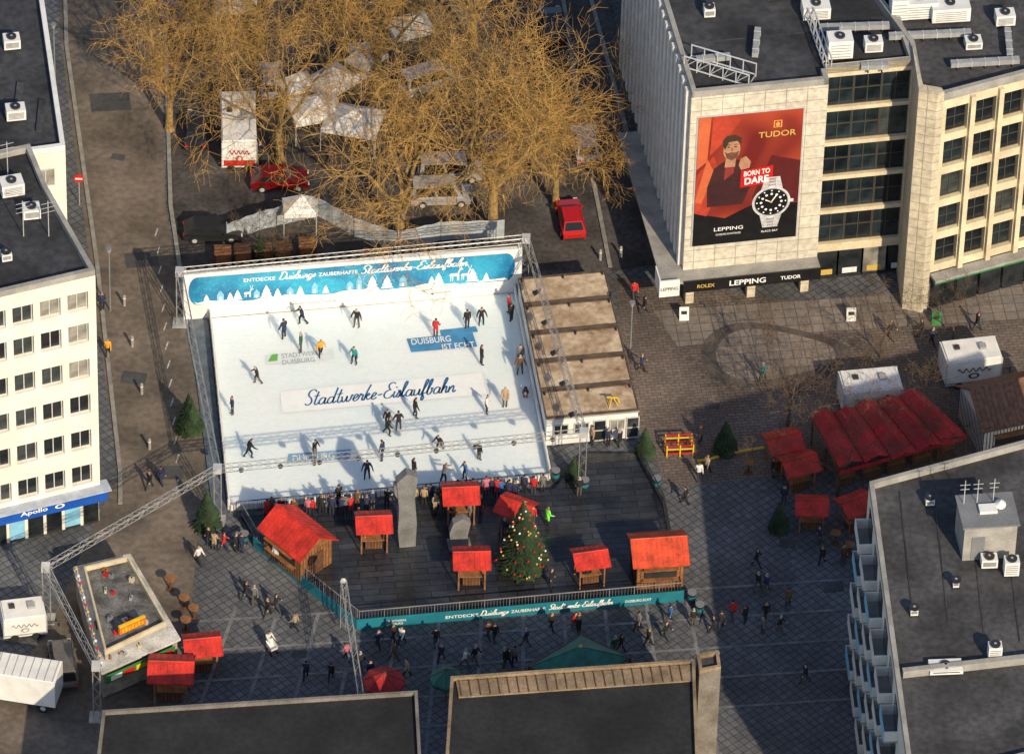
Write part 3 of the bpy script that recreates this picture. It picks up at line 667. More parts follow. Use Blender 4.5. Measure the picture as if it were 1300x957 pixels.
for i in range(140): bn.disc(random.uniform(.03,.96),random.uniform(.3,.95),.0008,.007,BO,BU,BV,textw,.036,6)
bn.text('ENTDECKE',BO+BU*.17+BV*.70,BU*.095,BV*.13,textw,0,.015,.05)
bn.script('Duisburgs',BO+BU*.275+BV*.70,BU*.115,BV*.27,textw,.05,.12)
bn.text('ZAUBERHAFTE',BO+BU*.395+BV*.70,BU*.118,BV*.13,textw,0,.015,.05)
bn.script('Stadtwerke-Eislaufbahn',BO+BU*.522+BV*.68,BU*.33,BV*.28,textw,.05,.12)
part(bn,'banner',BN,True)
lb=MB(); LO=k0+ky*.08
lb.text('duisburger-weihnachtsmarkt.de',LO+ku*.31+Z*.6,ku*.14,Z*.3,gl_,0,0,.03)
lb.text('DUISBURG',LO+ku*.75+Z*.65,ku*.055,Z*.2,gl_,0,0.0,.03); lb.flat([(.735,.68),(.741,.55),(.747,.68),(.744,.76),(.741,.72),(.738,.76)],LO,ku,Z,textb,.03)
part(lb,'lettering',BN,True)
# ------------------------------------------------ TRUSS RIG
def truss(mb,a,b,w=.42,r=.031,step=.65,mat=trussm):
    a,b=Vector(a),Vector(b); d=(b-a); L=d.length; dn=d.normalized()
    s_=dn.cross(Z); s_=Vector((1,0,0)) if s_.length<.1 else s_.normalized(); t_=s_.cross(dn).normalized()
    c=[a+s_*(x*w/2)+t_*(y*w/2) for x,y in((-1,-1),(1,-1),(1,1),(-1,1))]
    for p in c: mb.tube(p,p+d,r,r,5,mat,cap=False)
    n=max(1,int(L/step))
    for i in range(n):
        for k in range(4):
            p=c[k]+d*(i/n); q=c[(k+1)%4]+d*((i+1)/n)
            if i%2: p=c[(k+1)%4]+d*(i/n); q=c[k]+d*((i+1)/n)
            mb.tube(p,q,r*.5,r*.5,3,mat,cap=False)
zt=5.0
t0=P(228,345,zt); t1=P(668,303,zt); t2=P(741,549,zt); t3=P(276,595,zt); t4=P(58,720,zt); t5=P(122,845,zt)
RG=thing('truss_rig','tall silver lighting truss frame around the ice rink','truss',(t0.x,t0.y,0))
for a,b in((t0,t1),(t1,t2),(t2,t3),(t3,t0),(t3,t4),(t4,t5)):
    mb=MB(); truss(mb,a,b); part(mb,'truss_beam',RG,True,fix=False)
for a in(t0,t1,t2,t3,t4,t5):
    mb=MB(); truss(mb,Vector((a.x,a.y,.0)),a+Z*.25,.5); mb.box(a.x,a.y,.06,1.1,1.1,.12,steel); mb.box(a.x,a.y,zt,.6,.6,.5,alu); part(mb,'truss_tower',RG,True,fix=False)
for i in range(9):
    a=t3.lerp(t2,(i+.6)/9.4); mb=MB(); mb.tube(a+Z*-.25,a+Z*-.5,.04,.04,5,darkm); mb.tube(a+Vector((0,.1,-.5)),a+Vector((0,.45,-.75)),.16,.2,8,darkm); mb.tube(a+Vector((0,.45,-.75)),a+Vector((0,.47,-.77)),.17,.17,8,lampw)
    part(mb,'spotlight',RG,True)
for i in range(6):
    a=t1.lerp(t2,(i+.6)/6.4); mb=MB(); mb.tube(a+Z*-.25,a+Z*-.5,.04,.04,5,darkm); mb.tube(a+Vector((-.1,0,-.5)),a+Vector((-.45,0,-.75)),.16,.2,8,darkm); mb.tube(a+Vector((-.45,0,-.75)),a+Vector((-.47,0,-.77)),.17,.17,8,lampw)
    part(mb,'spotlight',RG,True)
m0=P(436,735,5); m1=P(458,880,5)
RM=thing('truss_mast','silver lattice truss mast with beam above the square','truss',(m0.x,m0.y,0))
mb=MB(); truss(mb,m0,m1,.36); part(mb,'truss_beam',RM,True,fix=False)
mb=MB(); truss(mb,Vector((m0.x,m0.y,.5)),m0+Z*.2,.36); part(mb,'truss_tower',RM,True,fix=False)
mb=MB(); mb.box(m0.x,m0.y,5.35,.7,.5,.35,darkm); mb.tube(m0+Vector((0,-.3,.3)),m0+Vector((0,-.5,.2)),.18,.24,8,lampw); part(mb,'spotlight',RM,True)
# ------------------------------------------------ CONTAINERS
cb0=P(657,353,2.75); cb1=P(768,343,2.75); cb2=P(812,522,2.75); cb3=P(693,533,2.75)
def bil(u,v):
    a=cb0.lerp(cb1,u); b=cb3.lerp(cb2,u); return a.lerp(b,v)
rim=M('rust_rim',(.12,.085,.06),.7,.3)
for i in range(5):
    v0=i/5+.004; v1=(i+1)/5-.004; q=[bil(0,v0),bil(1,v0),bil(1,v1),bil(0,v1)]
    c=centre(q); t=thing('site_container','white portable container with weathered sandy roof beside rink','container',(c.x,c.y,0),group='row of containers beside the rink')
    w=MB(); w.prism([(p.x,p.y) for p in[bil(.012,v0+.004),bil(.988,v0+.004),bil(.988,v1-.004),bil(.012,v1-.004)]],.15,2.6,whitepaint)
    for px_ in(.1,.9): w.prism([(p.x,p.y) for p in[bil(px_-.03,v0+.01),bil(px_+.03,v0+.01),bil(px_+.03,v1-.01),bil(px_-.03,v1-.01)]],0,.149,steel)
    part(w,'wall',t,True)
    r=MB(); r.prism([(p.x,p.y) for p in q],2.601,2.75,steel,rust)
    for e in ((0,.015,v0,v1),(.985,1,v0,v1)): r.prism([(p.x,p.y) for p in[bil(e[0],e[2]),bil(e[1],e[2]),bil(e[1],e[3]),bil(e[0],e[3])]],2.752,2.84,rim)
    for e in ((.016,.984,v0,v0+.012),(.016,.984,v1-.012,v1)): r.prism([(p.x,p.y) for p in[bil(e[0],e[2]),bil(e[1],e[2]),bil(e[1],e[3]),bil(e[0],e[3])]],2.752,2.83,rim)
    for cx_ in(.03,.5,.95): r.prism([(p.x,p.y) for p in[bil(cx_,v0+.014),bil(cx_+.02,v0+.014),bil(cx_+.02,v0+.03),bil(cx_,v0+.03)]],2.752,2.9,darkm)
    part(r,'roof',t,True)
    if i==4:
        d=(bil(1,v1)-bil(0,v1)); L=d.length; dn=d.normalized(); wmC=window_mesh(1.1,1.0,2,1,framem,pane); O_=bil(0.012,v1-.004)
        put_windows(t,Vector((O_.x,O_.y,0)),dn,[.5,2.0,4.6],[1.1,],wmC,-.05)
        dm=window_mesh(.95,2.0,1,2,framem,pane,'door'); put_windows(t,Vector((O_.x,O_.y,0)),dn,[3.4,5.8],[.2],dm,-.05,'door')
mb=MB()
for a in(0,2.1,4.2): mb.tube((cos(a)*.5,sin(a)*.5,0),(cos(a)*.1,sin(a)*.1,.9),.05,.05,6,yellow)
mb.tube((-.5,0,.9),(.5,0,.9),.07,.07,8,yellow); mb.tube((.5,0,.9),(.65,0,.3),.06,.06,6,yellow)
solo(mb,'yellow_stand','yellow metal stand on the sandy container roof','stand',P(777,514,2.76),scale=.8)
# ------------------------------------------------ DECK
ZD=.45
dk=[P(x,y,ZD) for x,y in((303,655),(322,688),(453,793),(868,756),(846,640),(812,575),(742,575),(704,620))]
DK=thing('deck_platform','dark wet wooden deck with teal printed edge','deck',(dk[0].x,dk[0].y,0))
w=MB(); w.prism([(p.x,p.y) for p in dk],0,ZD,darkm,deckm); part(w,'floor',DK,True)
e=MB()
def edge(a,b,z0,h,t,m):
    d=b-a; n=Vector((d.y,-d.x,0)).normalized()*t; e.obox(Vector((a.x,a.y,z0)),d,n,Z*h,m)
edge(dk[1],dk[2],0,1.0,.05,teal); edge(dk[2],dk[3],0,1.0,.052,teal)
d=dk[3]-dk[2]; EO=Vector((dk[2].x,dk[2].y,0))+Vector((d.y,-d.x,0)).normalized()*.052
e.text('ENTDECKE',EO+d*.27+Z*.34,d*.1,Z*.28,textw,0,.01,.02); e.script('Duisburgs',EO+d*.375+Z*.34,d*.09,Z*.5,textw,.02,.14)
e.text('ZAUBERHAFTE',EO+d*.47+Z*.34,d*.105,Z*.28,textw,0,.01,.02); e.script('Stadtwerke-Eislaufbahn',EO+d*.585+Z*.34,d*.2,Z*.5,textw,.02,.14)
e.text('DUISBURG ECHT',EO+d*.82+Z*.35,d*.08,Z*.24,textw,0,.01,.02); e.text('STADTWERKE',EO+d*.09+Z*.5,d*.06,Z*.18,textw,0,.01,.02); e.text('DUISBURG',EO+d*.09+Z*.22,d*.05,Z*.18,textw,0,.01,.02)
part(e,'edge_banner',DK,True)
def fence(pts,z,h,label,bar=.22,name='railing',mat=darkm,grp=None):
    mb=MB(); L0=Vector((pts[0].x,pts[0].y,z))
    for i in range(len(pts)-1):
        a=Vector((pts[i].x,pts[i].y,z))-L0; b=Vector((pts[i+1].x,pts[i+1].y,z))-L0; d=b-a; n=int(d.length/bar)
        mb.tube(a+Z*h,b+Z*h,.045,.045,5,mat); mb.tube(a+Z*.15,b+Z*.15,.03,.03,4,mat)
        for k in range(n+1):
            p=a+d*k/n; big=(k%8==0); mb.tube(p,p+Z*(h+(.05 if big else 0)),.04 if big else .014,None,4,mat,cap=False)
    return solo(mb,name,label,'railing',L0,group=grp)
c=centre(dk)
fi=[dk[k]+(c-Vector((dk[k].x,dk[k].y,0))).normalized()*.25 for k in range(8)]
fence([fi[0],fi[1],fi[2],fi[3]],ZD,1.15,'dark metal railing along the deck edge',mat=greywall)
fence([fi[3],fi[4],fi[5]],ZD,1.0,'dark metal railing along the deck side')
fence([P(300,652,.1),P(702,614,.1)],.1,1.15,'dark railing between ice rink and spectators',.3)
# ------------------------------------------------ stalls
def gable(mb,w,d,z,h,ov,mat,trim):
    W=w/2+ov; Dd=d/2+ov; t=.1
    for sgn in(-1,1):
        a=Vector((-W,sgn*Dd,z)); b=Vector((W,sgn*Dd,z)); c=Vector((W,0,z+h)); e=Vector((-W,0,z+h))
        mb.add([a,b,c,e,a-Z*t,b-Z*t,c-Z*t,e-Z*t],[(0,1,2,3),(4,5,6,7),(0,1,5,4),(1,2,6,5),(3,0,4,7)],mat)
        n=max(3,int(2*W/.35))
        for i in range(n+1):
            x=-W+2*W*i/n; mb.tube((x,sgn*Dd,z+.015),(x,0,z+h+.015),.022,.022,4,mat,cap=False)
    mb.tube((-W,0,z+h+.02),(W,0,z+h+.02),.07,.07,6,trim)
def hut(w,d,h,label,loc,rot,roofm=redroof,rh=1.0,wallm=wood,group=None,name='market_hut'):
    t=thing(name,label,'hut',loc,rot,group)
    mb=MB(); n=int(w/.25)
    mb.box(0,0,h/2,w,d,h,wallm)
    for i in range(n+1):
        x=-w/2+w*i/n; mb.box(x,-d/2-.015,h/2,.05,.03,h,wood_dk); mb.box(x,d/2+.015,h/2,.05,.03,h,wood_dk)
    n=int(d/.25)
    for i in range(n+1):
        y=-d/2+d*i/n; mb.box(-w/2-.015,y,h/2,.03,.05,h,wood_dk); mb.box(w/2+.015,y,h/2,.03,.05,h,wood_dk)
    for sx in(-1,1): mb.add([(sx*w/2,-d/2,h+.001),(sx*w/2,d/2,h+.001),(sx*w/2,0,h+rh*.93)],[(0,1,2)],wallm)
    part(mb,'wall',t)
    mb=MB(); gable(mb,w,d,h,rh,.35,roofm,roofm); part(mb,'roof',t)
    mb=MB(); mb.box(0,-d/2-.05,1.55,w*.7,.06,.95,darkm); mb.box(0,-d/2-.2,1.02,w*.76,.4,.07,wood); mb.box(0,-d/2-.25,2.08,w*.74,.5,.05,wood); part(mb,'serving_hatch',t)
    mb=MB(); mb.box(w/2+.04,.2,.95,.05,.85,1.9,wood_dk); mb.ball((w/2+.09,-.1,.95),.04,alu); part(mb,'door',t)
    return t
hut(3.9,2.9,2.3,'wooden market hut with bright red gabled roof on deck',P(378,708,ZD),radians(-47),rh=1.25)
hut(3.3,2.9,2.4,'wooden market hut with orange red roof on deck',P(834,728,ZD),radians(8),rh=1.05,roofm=M('orange_red_roof',(.68,.07,.02),.55,.35,1.2))
def stall(label,group):
    t=thing('market_stall',label,'stall',(0,0,0),0,group)
    mb=MB(); gable(mb,2.0,1.8,2.25,.55,.3,redroof,redroof); part(mb,'roof',t)
    for sx in(-1,1):
        for sy in(-1,1):
            mb=MB(); mb.box(sx*.9,sy*.8,1.12,.11,.11,2.24,wood); part(mb,'post',t)
    mb=MB(); mb.box(0,0,.95,1.6,1.1,.08,wood); mb.box(0,0,.48,1.2,.8,.88,wood_dk)
    for k in range(6): mb.box(-.55+k*.22,-.41,.48,.03,.02,.86,wood)
    part(mb,'counter',t)
    mb=MB(); mb.box(0,0,2.1,1.9,.06,.1,wood); mb.box(0,-.84,2.12,1.8,.05,.12,wood); mb.box(0,.84,2.12,1.8,.05,.12,wood); part(mb,'beam',t)
    return t
st=stall('small open wooden stall with red gabled roof on deck','red roofed stalls'); st.location=P(474,692,ZD); st.rotation_euler=(0,0,radians(6))
for (x,y,rt,sc,lab) in[(584,656,6,1,None),(598,738,4,1.0,None),(654,672,-25,.95,None),(748,736,14,.95,None),
    (992,590,20,1.0,'small open wooden stall with red roof on square'),(1012,618,22,1.0,'small open wooden stall with red roof on square'),(1029,668,0,.9,'small open wooden stall with red roof on square'),(1084,668,30,.95,'small open wooden stall with red roof on square'),
    (257,848,10,1.0,'small red roofed stall beside the food kiosk'),(218,885,0,1.2,'small red roofed stall beside the food kiosk')]:
    z=ZD if lab is None else 0
    clone(st,P(x,y,z),radians(rt),sc*1.02,lab)
# big red market tent
TT=thing('market_tent','large red canvas market tent with folded roof','tent',P(1130,590,0))
g=[P(1030,530,2.6),P(1168,497,2.6),P(1228,553,2.6),P(1066,598,2.6)]
mb=MB(); n=5; random.seed(3)
hh=[.62+random.uniform(-.15,.15) for _ in range(n)]
seam=M('dark_red_seam',(.16,.012,.012),.8)
def gb_(u,v): return g[0].lerp(g[1],u).lerp(g[3].lerp(g[2],u),v)
for i in range(n):
    j0,j1=random.uniform(-.04,.04),random.uniform(-.05,.06)
    for s0,s1,h0,h1 in((0,.5,0,hh[i]),(.5,1,hh[i],0)):
        u0=(i+s0)/n;u1=(i+s1)/n
        mb.poly([gb_(u0,0+j0)+Z*h0*.8,gb_(u1,0+j0)+Z*h1*.8,gb_(u1,.5)+Z*(h1+.1),gb_(u0,.5)+Z*(h0+.1)],redcloth)
        mb.poly([gb_(u0,.5)+Z*(h0+.1),gb_(u1,.5)+Z*(h1+.1),gb_(u1,1+j1)+Z*h1*.6,gb_(u0,1+j1)+Z*h0*.6],redcloth)
    mb.tube(gb_(i/n,0)+Z*.02,gb_(i/n,.5)+Z*.12,.05,.05,4,seam); mb.tube(gb_(i/n,.5)+Z*.12,gb_(i/n,1)+Z*.02,.05,.05,4,seam)
part(mb,'roof',TT,True)
for v in(0,1):
    mb2=MB()
    for i in range(n):
        a=gb_(i/n,v);b=gb_((i+1)/n,v); mb2.obox(a-Z*.35,b-a,Vector((0,.03,0)),Z*.35,redcloth)
    part(mb2,'valance',TT,True)
for i in range(n+1):
    for v in(.02,.5,.98):
        p=gb_(min(max(i/n,.01),.99),v); mb2=MB(); mb2.tube((p.x,p.y,0),p-Z*.01,.06,.06,6,wood_dk); part(mb2,'post',TT,True)
for i in range(n):
    mb=MB(); a=gb_((i+.15)/n,.85);b=gb_((i+.85)/n,.85); mb.obox(Vector((a.x,a.y,.85)),b-a,Vector((0,.6,0)),Z*.1,wood); mb.obox(Vector((a.x,a.y+.1,0)),b-a,Vector((0,.4,0)),Z*.84,wood_dk)
    part(mb,'counter',TT,True)
hut(6.2,4.6,2.9,'half timbered wooden chalet with dark brown roof',P(1282,545,0),radians(20),roofm=M('brown_shingle',(.2,.10,.06),.8,.35,3),rh=1.9,wallm=whitewall,name='market_chalet')
def trailer(loc,rot,w,d,h,label,mark,stripe=None):
    t=thing('sales_trailer',label,'trailer',loc,rot); mb=MB()
    mb.box(0,0,.4+h/2,w,d,h,whitepaint)
    mb.box(0,0,.4+h+.06,w*.94,d*.94,.12,whitepaint); mb.box(0,-d/2-.01,.6,w*.98,.03,.1,steel)
    for x in(-w/2,w/2):
        for y in(-d/2,d/2): mb.box(x,y,.4+h/2,.08,.08,h+.02,alu)
    mb.box(w*.2,0,.4+h+.25,.5,.5,.25,steel); mb.box(-w*.25,d*.1,.4+h+.2,.4,.4,.15,darkm)
    part(mb,'body',t)
    for x in(-w*.25,w*.25):
        for y in(-d/2+.05,d/2-.05): mb=MB(); mb.tube((x,y-.1,.32),(x,y+.1,.32),.32,.32,14,tyre); part(mb,'wheel',t)
    mb=MB(); mb.tube((w/2,0,.4),(w/2+1.1,0,.4),.05,.05,6,darkm); mb.tube((w/2+1.0,0,.0),(w/2+1.0,0,.5),.05,.05,6,darkm); part(mb,'drawbar',t)
    mb=MB(); O_=Vector((-w/2,-d/2-.02,.4))
    if stripe: mb.flat([(.05,.08),(.95,.08),(.95,.3),(.05,.3)],O_,(w,0,0),(0,0,h),stripe,.012)
    pts=[]
    for i in range(25):
        u=.2+.6*i/24; v=.62+.09*sin(i*1.3)*(1 if i%5 else .4)
        pts.append(O_+Vector((w*u,-.03,h*v)))
    for i in range(24): mb.tube(pts[i],pts[i+1],.035,.035,4,mark)
    mb.disc(.5,.36,.1,.12,O_,(w,0,0),(0,0,h),mark,.02); mb.disc(.5,.36,.06,.07,O_,(w,0,0),(0,0,h),whitepaint,.026)
    part(mb,'lettering',t); return t
trailer(P(1103,515,0),radians(10),4.3,2.4,2.1,'white trailer with gold emblem beside red tent',gold)
trailer(P(1230,478,0),radians(12),4.1,2.4,2.2,'white trailer with dark script lettering near chalet',textd)
trailer(P(303,185,0),radians(4),2.6,6.0,2.4,'white caravan with red lettering parked beneath bare trees',redp,redp)
# food kiosk bottom left
FK=thing('food_kiosk','open topped food kiosk with pale rim and orange sign','kiosk',P(160,850,0))
zk=2.9
q=[P(96,722,zk),P(165,706,zk),P(225,808,zk),P(130,850,zk)]
cream=M('cream_trim',(.6,.52,.36),.6)
mb=MB(); mb.prism([(p.x,p.y) for p in q],.2,zk-.2,M('kiosk_panel',(.35,.3,.25),.6,.3),greywall); part(mb,'wall',FK,True)
mb=MB(); mb.prism([(p.x,p.y) for p in inset_poly(q,-.3)],zk-.19,zk,M('worn_white',(.6,.58,.55),.6,.3,.8)); mb.prism([(p.x,p.y) for p in inset_poly(q,.95)],zk+.01,zk+.5,steel,M('kiosk_roof',(.16,.16,.16),.7,.5,.9)); parapet(mb,[(p.x,p.y) for p in inset_poly(q,.92)],zk+.52,.4,.14,cream); part(mb,'roof',FK,True)
random.seed(8)
for k in range(26):
    u=random.uniform(.1,.9); v=random.choice([random.uniform(.05,.95)]); a=q[0].lerp(q[1],u).lerp(q[3].lerp(q[2],u),v)
    edge_=min(u,1-u,v*1.5,(1-v)*1.5); zz=zk+(.51 if edge_>.22 else .01)
    mb=MB(); sx,sy,sz=random.uniform(.15,.6),random.uniform(.15,.5),random.uniform(.08,.35); m_=random.choice([steel,darkm,wood,alu,cream,redp,greywall]); rr_=random.uniform(0,3)
    mb.box(a.x,a.y,zz+sz/2,sx,sy,sz,m_,rr_); mb.box(a.x,a.y,zz+sz+.02,sx*1.08,sy*1.08,.04,m_,rr_); mb.tube((a.x,a.y,zz+sz),(a.x,a.y,zz+sz+.14),.05,.05,6,darkm); part(mb,'roof_box',FK,True)
uu=(q[2]-q[3]).normalized()
mb=MB(); o=P(152,806,zk+.9); mb.obox(o,uu*2.1,Z.cross(uu)*.2,Z*.6,orange); mb.obox(o+Z*.62,uu*2.1,Z.cross(uu)*.2,Z*.12,yellow)
for k in range(7): mb.obox(o+uu*(.2+k*.26)+Z*.15-Z.cross(uu)*.02,uu*.15,Z.cross(uu)*.015,Z*(.25+.1*(k%2)),yellow)
part(mb,'sign',FK,True)
mb=MB(); o=q[3]-Z*2.3; d=(q[2]-q[3]); yy=Z.cross(d.normalized()); mb.obox(Vector((o.x,o.y,1.9))-yy*.5,d*.92,yy*.08,Z*.75,green)
for k in range(5): mb.flat([(0,0),(.9,0),(.9,.45),(0,.45)],Vector((o.x,o.y,2.05))-yy*.5+d*(.06+k*.17),d.normalized(),Z,[textw,redp,yellow][k%3],.02)
part(mb,'menu_board',FK,True)
for k in range(14):
    a=q[0].lerp(q[3],(k+.5)/14); mb=MB(); mb.ball(a+Z*.35,.12,[gold,whitepaint,redp][k%3]); mb.tube(a+Z*.0,a+Z*.3,.03,.03,4,darkm); part(mb,'bulb',FK,True)
def table(loc,grp='round standing tables'):
    mb=MB(); mb.tube((0,0,0),(0,0,.04),.3,.3,12,wood_dk); mb.tube((0,0,.04),(0,0,1.05),.08,.08,8,wood_dk); mb.tube((0,0,1.05),(0,0,1.12),.38,.38,16,wood)
    solo(mb,'standing_table','round wooden standing table on the paved square','table',loc,0,grp)
for x,y in[(234,772),(236,800),(246,785),(216,748),(1078,705),(1060,690),(1100,715),(950,600)]: table(P(x,y,0))
GT=thing('green_pavilion','green pointed market pavilion roof near the low building','pavilion',P(735,850,0)); mb=MB()
g4=[P(672,846,3),P(738,806,3),P(800,834,3),P(735,880,3)]; ap=centre(g4)+Z*4.6
for i in range(4): mb.poly([g4[i],g4[(i+1)%4],ap],tealroof); mb.tube(g4[i],ap,.06,.05,5,tealroof); mb.tube(g4[i],g4[(i+1)%4],.07,.07,5,wood_dk)
mb.ball(ap,.16,gold); part(mb,'roof',GT,True)
for p in g4: mb=MB(); mb.tube((p.x,p.y,0),p,.1,.1,6,wood_dk); part(mb,'post',GT,True)
for (x,y,s_) in[(487,866,1.5),(566,862,1.2)]:
    mb=MB()
    for i in range(8):
        a=i*pi/4; b=(i+1)*pi/4; mm=redcloth if x<500 else tealroof; mb.poly([(cos(a)*s_,sin(a)*s_,2.3),(cos(b)*s_,sin(b)*s_,2.3),(0,0,3.1)],mm); mb.poly([(cos(a)*s_,sin(a)*s_,2.3),(cos(b)*s_,sin(b)*s_,2.3),(cos(b)*s_,sin(b)*s_,2.05),(cos(a)*s_,sin(a)*s_,2.05)],mm); mb.tube((cos(a)*s_,sin(a)*s_,2.31),(0,0,3.11),.025,.025,4,wood_dk)
    mb.tube((0,0,0),(0,0,3.2),.05,.04,6,wood_dk); solo(mb,'parasol','round market parasol standing on the paved square','parasol',P(x,y+28,0),0,'market parasols')
# ------------------------------------------------ sculpture
def slab(mb,pts,t,mat):
    n=len(pts); vs=[(x,-t/2,z) for x,z in pts]+[(x,t/2,z) for x,z in pts]
    mb.add(vs,[tuple(range(n)),tuple(range(n,2*n))]+[(i,(i+1)%n,(i+1)%n+n,i+n) for i in range(n)],mat)
mb=MB(); slab(mb,[(-.5,0),(.65,0),(.72,2.2),(.55,4.6),(.75,6.6),(-.05,7.0),(-.75,6.2),(-.55,3.6),(-.62,1.6)],.7,sculptm)
slab(mb,[(-.85,5.0),(-.56,4.4),(-.50,6.1),(-.95,5.8)],.5,sculptm)
solo(mb,'stone_sculpture','tall dark grey angular stone slab standing on deck','sculpture',P(515,690,ZD),radians(10))
mb=MB(); slab(mb,[(-.6,0),(.7,0),(.55,1.2),(.75,2.3),(.2,2.8),(-.5,2.4),(-.75,1.5)],.6,sculptm); mb.box(0,0,.1,1.6,1.2,.2,sculptm)
solo(mb,'stone_sculpture','short dark grey stone sculpture on dark deck','sculpture',P(583,692,ZD),radians(10))
# ------------------------------------------------ conifers
def conifer(h,r,n,mat,seed,deco=0):
    random.seed(seed); mb=MB(); up=.12*h
    for i in range(n):
        f=random.random()**1.35; z=up+f*(h-up); R_=r*(1-f)**.85*(.75+.25*abs(sin(z*7)))+.04
        a=random.uniform(0,2*pi); l=R_*random.uniform(.55,1.08); w_=.10+.10*(1-f)
        d=Vector((cos(a),sin(a),random.uniform(-.35,.1))); s_=Vector((-sin(a),cos(a),0))*w_
        b=Vector((0,0,z))+d*(l*.35); tip=Vector((0,0,z))+d*l
        mb.add([b-s_,b+s_,tip+s_*.4+Z*.03,tip-s_*.4-Z*.03,b+Z*.09],[(0,1,2,3),(4,2,3)],mat)
    tr=MB(); tr.tube((0,0,0),(0,0,h*.96),.035*r+.05,.02,7,wood_dk)
    dc=[]
    for i in range(deco):
        f=random.random()**1.2; z=up+f*(h-up)*.96; R_=r*(1-f)**.85*1.0; a=random.uniform(0,2*pi)
        dc.append(((cos(a)*R_,sin(a)*R_,z),i%5))
    return tr,mb,dc
def put_conifer(x,y,z,h,r,n,mat,seed,label,name='fir_tree',deco=0,grp=None):
    t=thing(name,label,'tree',P(x,y,z),0,grp); tr,cr,dc=conifer(h,r,n,mat,seed,deco)
    part(tr,'trunk',t); part(cr,'crown',t,fix=False)
    if deco:
        bms=[]
        for m_ in(redp,gold,textw,gold,redp): b_=MB(); b_.ball((0,0,0),.085,m_); bms.append(b_.mesh('bauble'))
        for p_,k_ in dc: o_=part(bms[k_],'bauble',t); o_.location=p_
        s_=MB()
        for i in range(5):
            a=2*pi*i/5+.3; s_.add([(0,0,h),(cos(a)*.3,0,h+sin(a)*.3),(cos(a+.3)*.13,.05,h+sin(a+.3)*.13)],[(0,1,2)],gold)
        part(s_,'star',t); s_=MB(); s_.box(0,0,.3,1.4,1.4,.6,wood)
        for k in range(6): s_.box(-.6+k*.24,-.71,.3,.03,.03,.6,wood_dk)
        part(s_,'planter',t)
put_conifer(662,722,ZD,6.4,1.9,5200,needle,3,'tall decorated christmas tree with baubles on deck','christmas_tree',98)
for i,(x,y,h,r) in enumerate([(240,548,3.6,1.15),(263,672,3.6,1.15),(818,578,2.6,.85),(920,574,3.0,1.0),(728,612,2.4,.8),(988,672,2.6,.8),(330,330,2.4,.7)]):
    put_conifer(x,y,0,h,r,1500,needle,20+i,'small green fir tree standing on the pavement',grp='small fir trees around the rink')
# ------------------------------------------------ BARE TREES
def bare_tree(seed,H_,spread,mat_t,mat_w,n1=6,thick=.38,dens=1.0,droop=0.0):
    random.seed(seed); tr=MB(); cr=MB()
    def jit(d,a):
        v=Vector((random.gauss(0,1),random.gauss(0,1),random.gauss(0,1)))*a; return (d+v).normalized()
    def limb(p,d,L,r,lev):
        segs=[4,5,4,3,2][lev]; rr=r; cur=p
        for i in range(segs):
            dd=jit(d,.12+.07*lev); dd=(dd+Z*([.1,.10,.05,-droop,-droop*1.5][lev])).normalized(); d=dd
            q=cur+d*(L/segs); r1=rr*(.82 if lev<2 else .76)
            (tr if lev<=2 else cr).tube(cur,q,rr,r1,[8,6,5,3,3][lev],mat_t if lev<=2 else mat_w,cap=False); cur=q; rr=r1
            if lev==4: continue
            if lev and (i>0 or lev>=2):
                k=[0,1.7,1.6,2.2][lev]*dens; k=int(k)+(random.random()<k-int(k))
                for _ in range(k):
                    ax=d.orthogonal().normalized(); ax=Matrix.Rotation(random.uniform(0,2*pi),3,d)@ax
                    cd=(d*random.uniform(.5,1.0)+ax*random.uniform(.6,1.1)+Z*.05).normalized()
                    limb(q,cd,L*random.uniform(.42,.64),max(rr*.6,.014),lev+1)
        if 0<lev<4:
            for _ in range(2 if lev<3 else 1): limb(cur,jit(d,.35),L*.5,max(rr*.8,.014),lev+1)
    p=Vector((0,0,0)); th=H_*.24; tr.tube(p,(0,0,.5),thick*1.35,thick,10,mat_t,cap=False); tr.tube((0,0,.5),(.1,0,th),thick,thick*.8,10,mat_t,cap=False)
    for i in range(n1):
        a=2*pi*i/n1+random.uniform(-.35,.35); sp=random.uniform(.45,1.0)*spread
        if i==0: sp*=.25
        limb(Vector((.1,0,th-.1)),Vector((cos(a)*sp,sin(a)*sp,1)).normalized(),H_*random.uniform(.48,.6),thick*.5,1)
    return tr.mesh('trunk',False),cr.mesh('crown',False)
TM=[bare_tree(101,16,1.1,bark,twigm,6,dens=1.0,droop=.08),bare_tree(202,16,1.1,bark,twigm,6,dens=1.0,droop=.05),bare_tree(303,14.5,1.15,bark,twigm,6,.32,dens=.95,droop=.1)]
def put_tree(k,x,y,rot,sc,label,meshes=None,grp='bare plane trees'):
    ms=(meshes or TM)[k]; t=thing('bare_tree',label,'tree',P(x,y,0),rot,grp); t.scale=(sc,)*3
    part(ms[0],'trunk',t); part(ms[1],'crown',t)
LB_='large leafless tree with golden brown twigs over the square'
for (k,x,y,rot,sc) in [(0,507,306,.3,1.0),(1,625,296,1.6,1.1),(2,355,205,2.4,.98),(1,215,165,.2,.8),(0,480,120,3.0,.95),(2,600,60,1.1,1.0),(1,330,60,4.0,.9),(2,250,20,5.0,.85),(0,430,10,1.9,.9),(0,705,262,4.4,.74)]:
    put_tree(k,x,y,rot,sc,LB_)
SM=[bare_tree(404,8,.6,twigd,twigd,4,.12,.6)]
for (x,y,rot,sc) in [(1000,540,.5,1.0),(1062,628,2,1.05),(1118,455,3,.7),(345,338,1.2,.55),(1180,585,4,.9),(1210,430,2.4,.6)]:
    put_tree(0,x,y,rot,sc,'slender young leafless tree standing on the pavement',SM,'young bare trees')
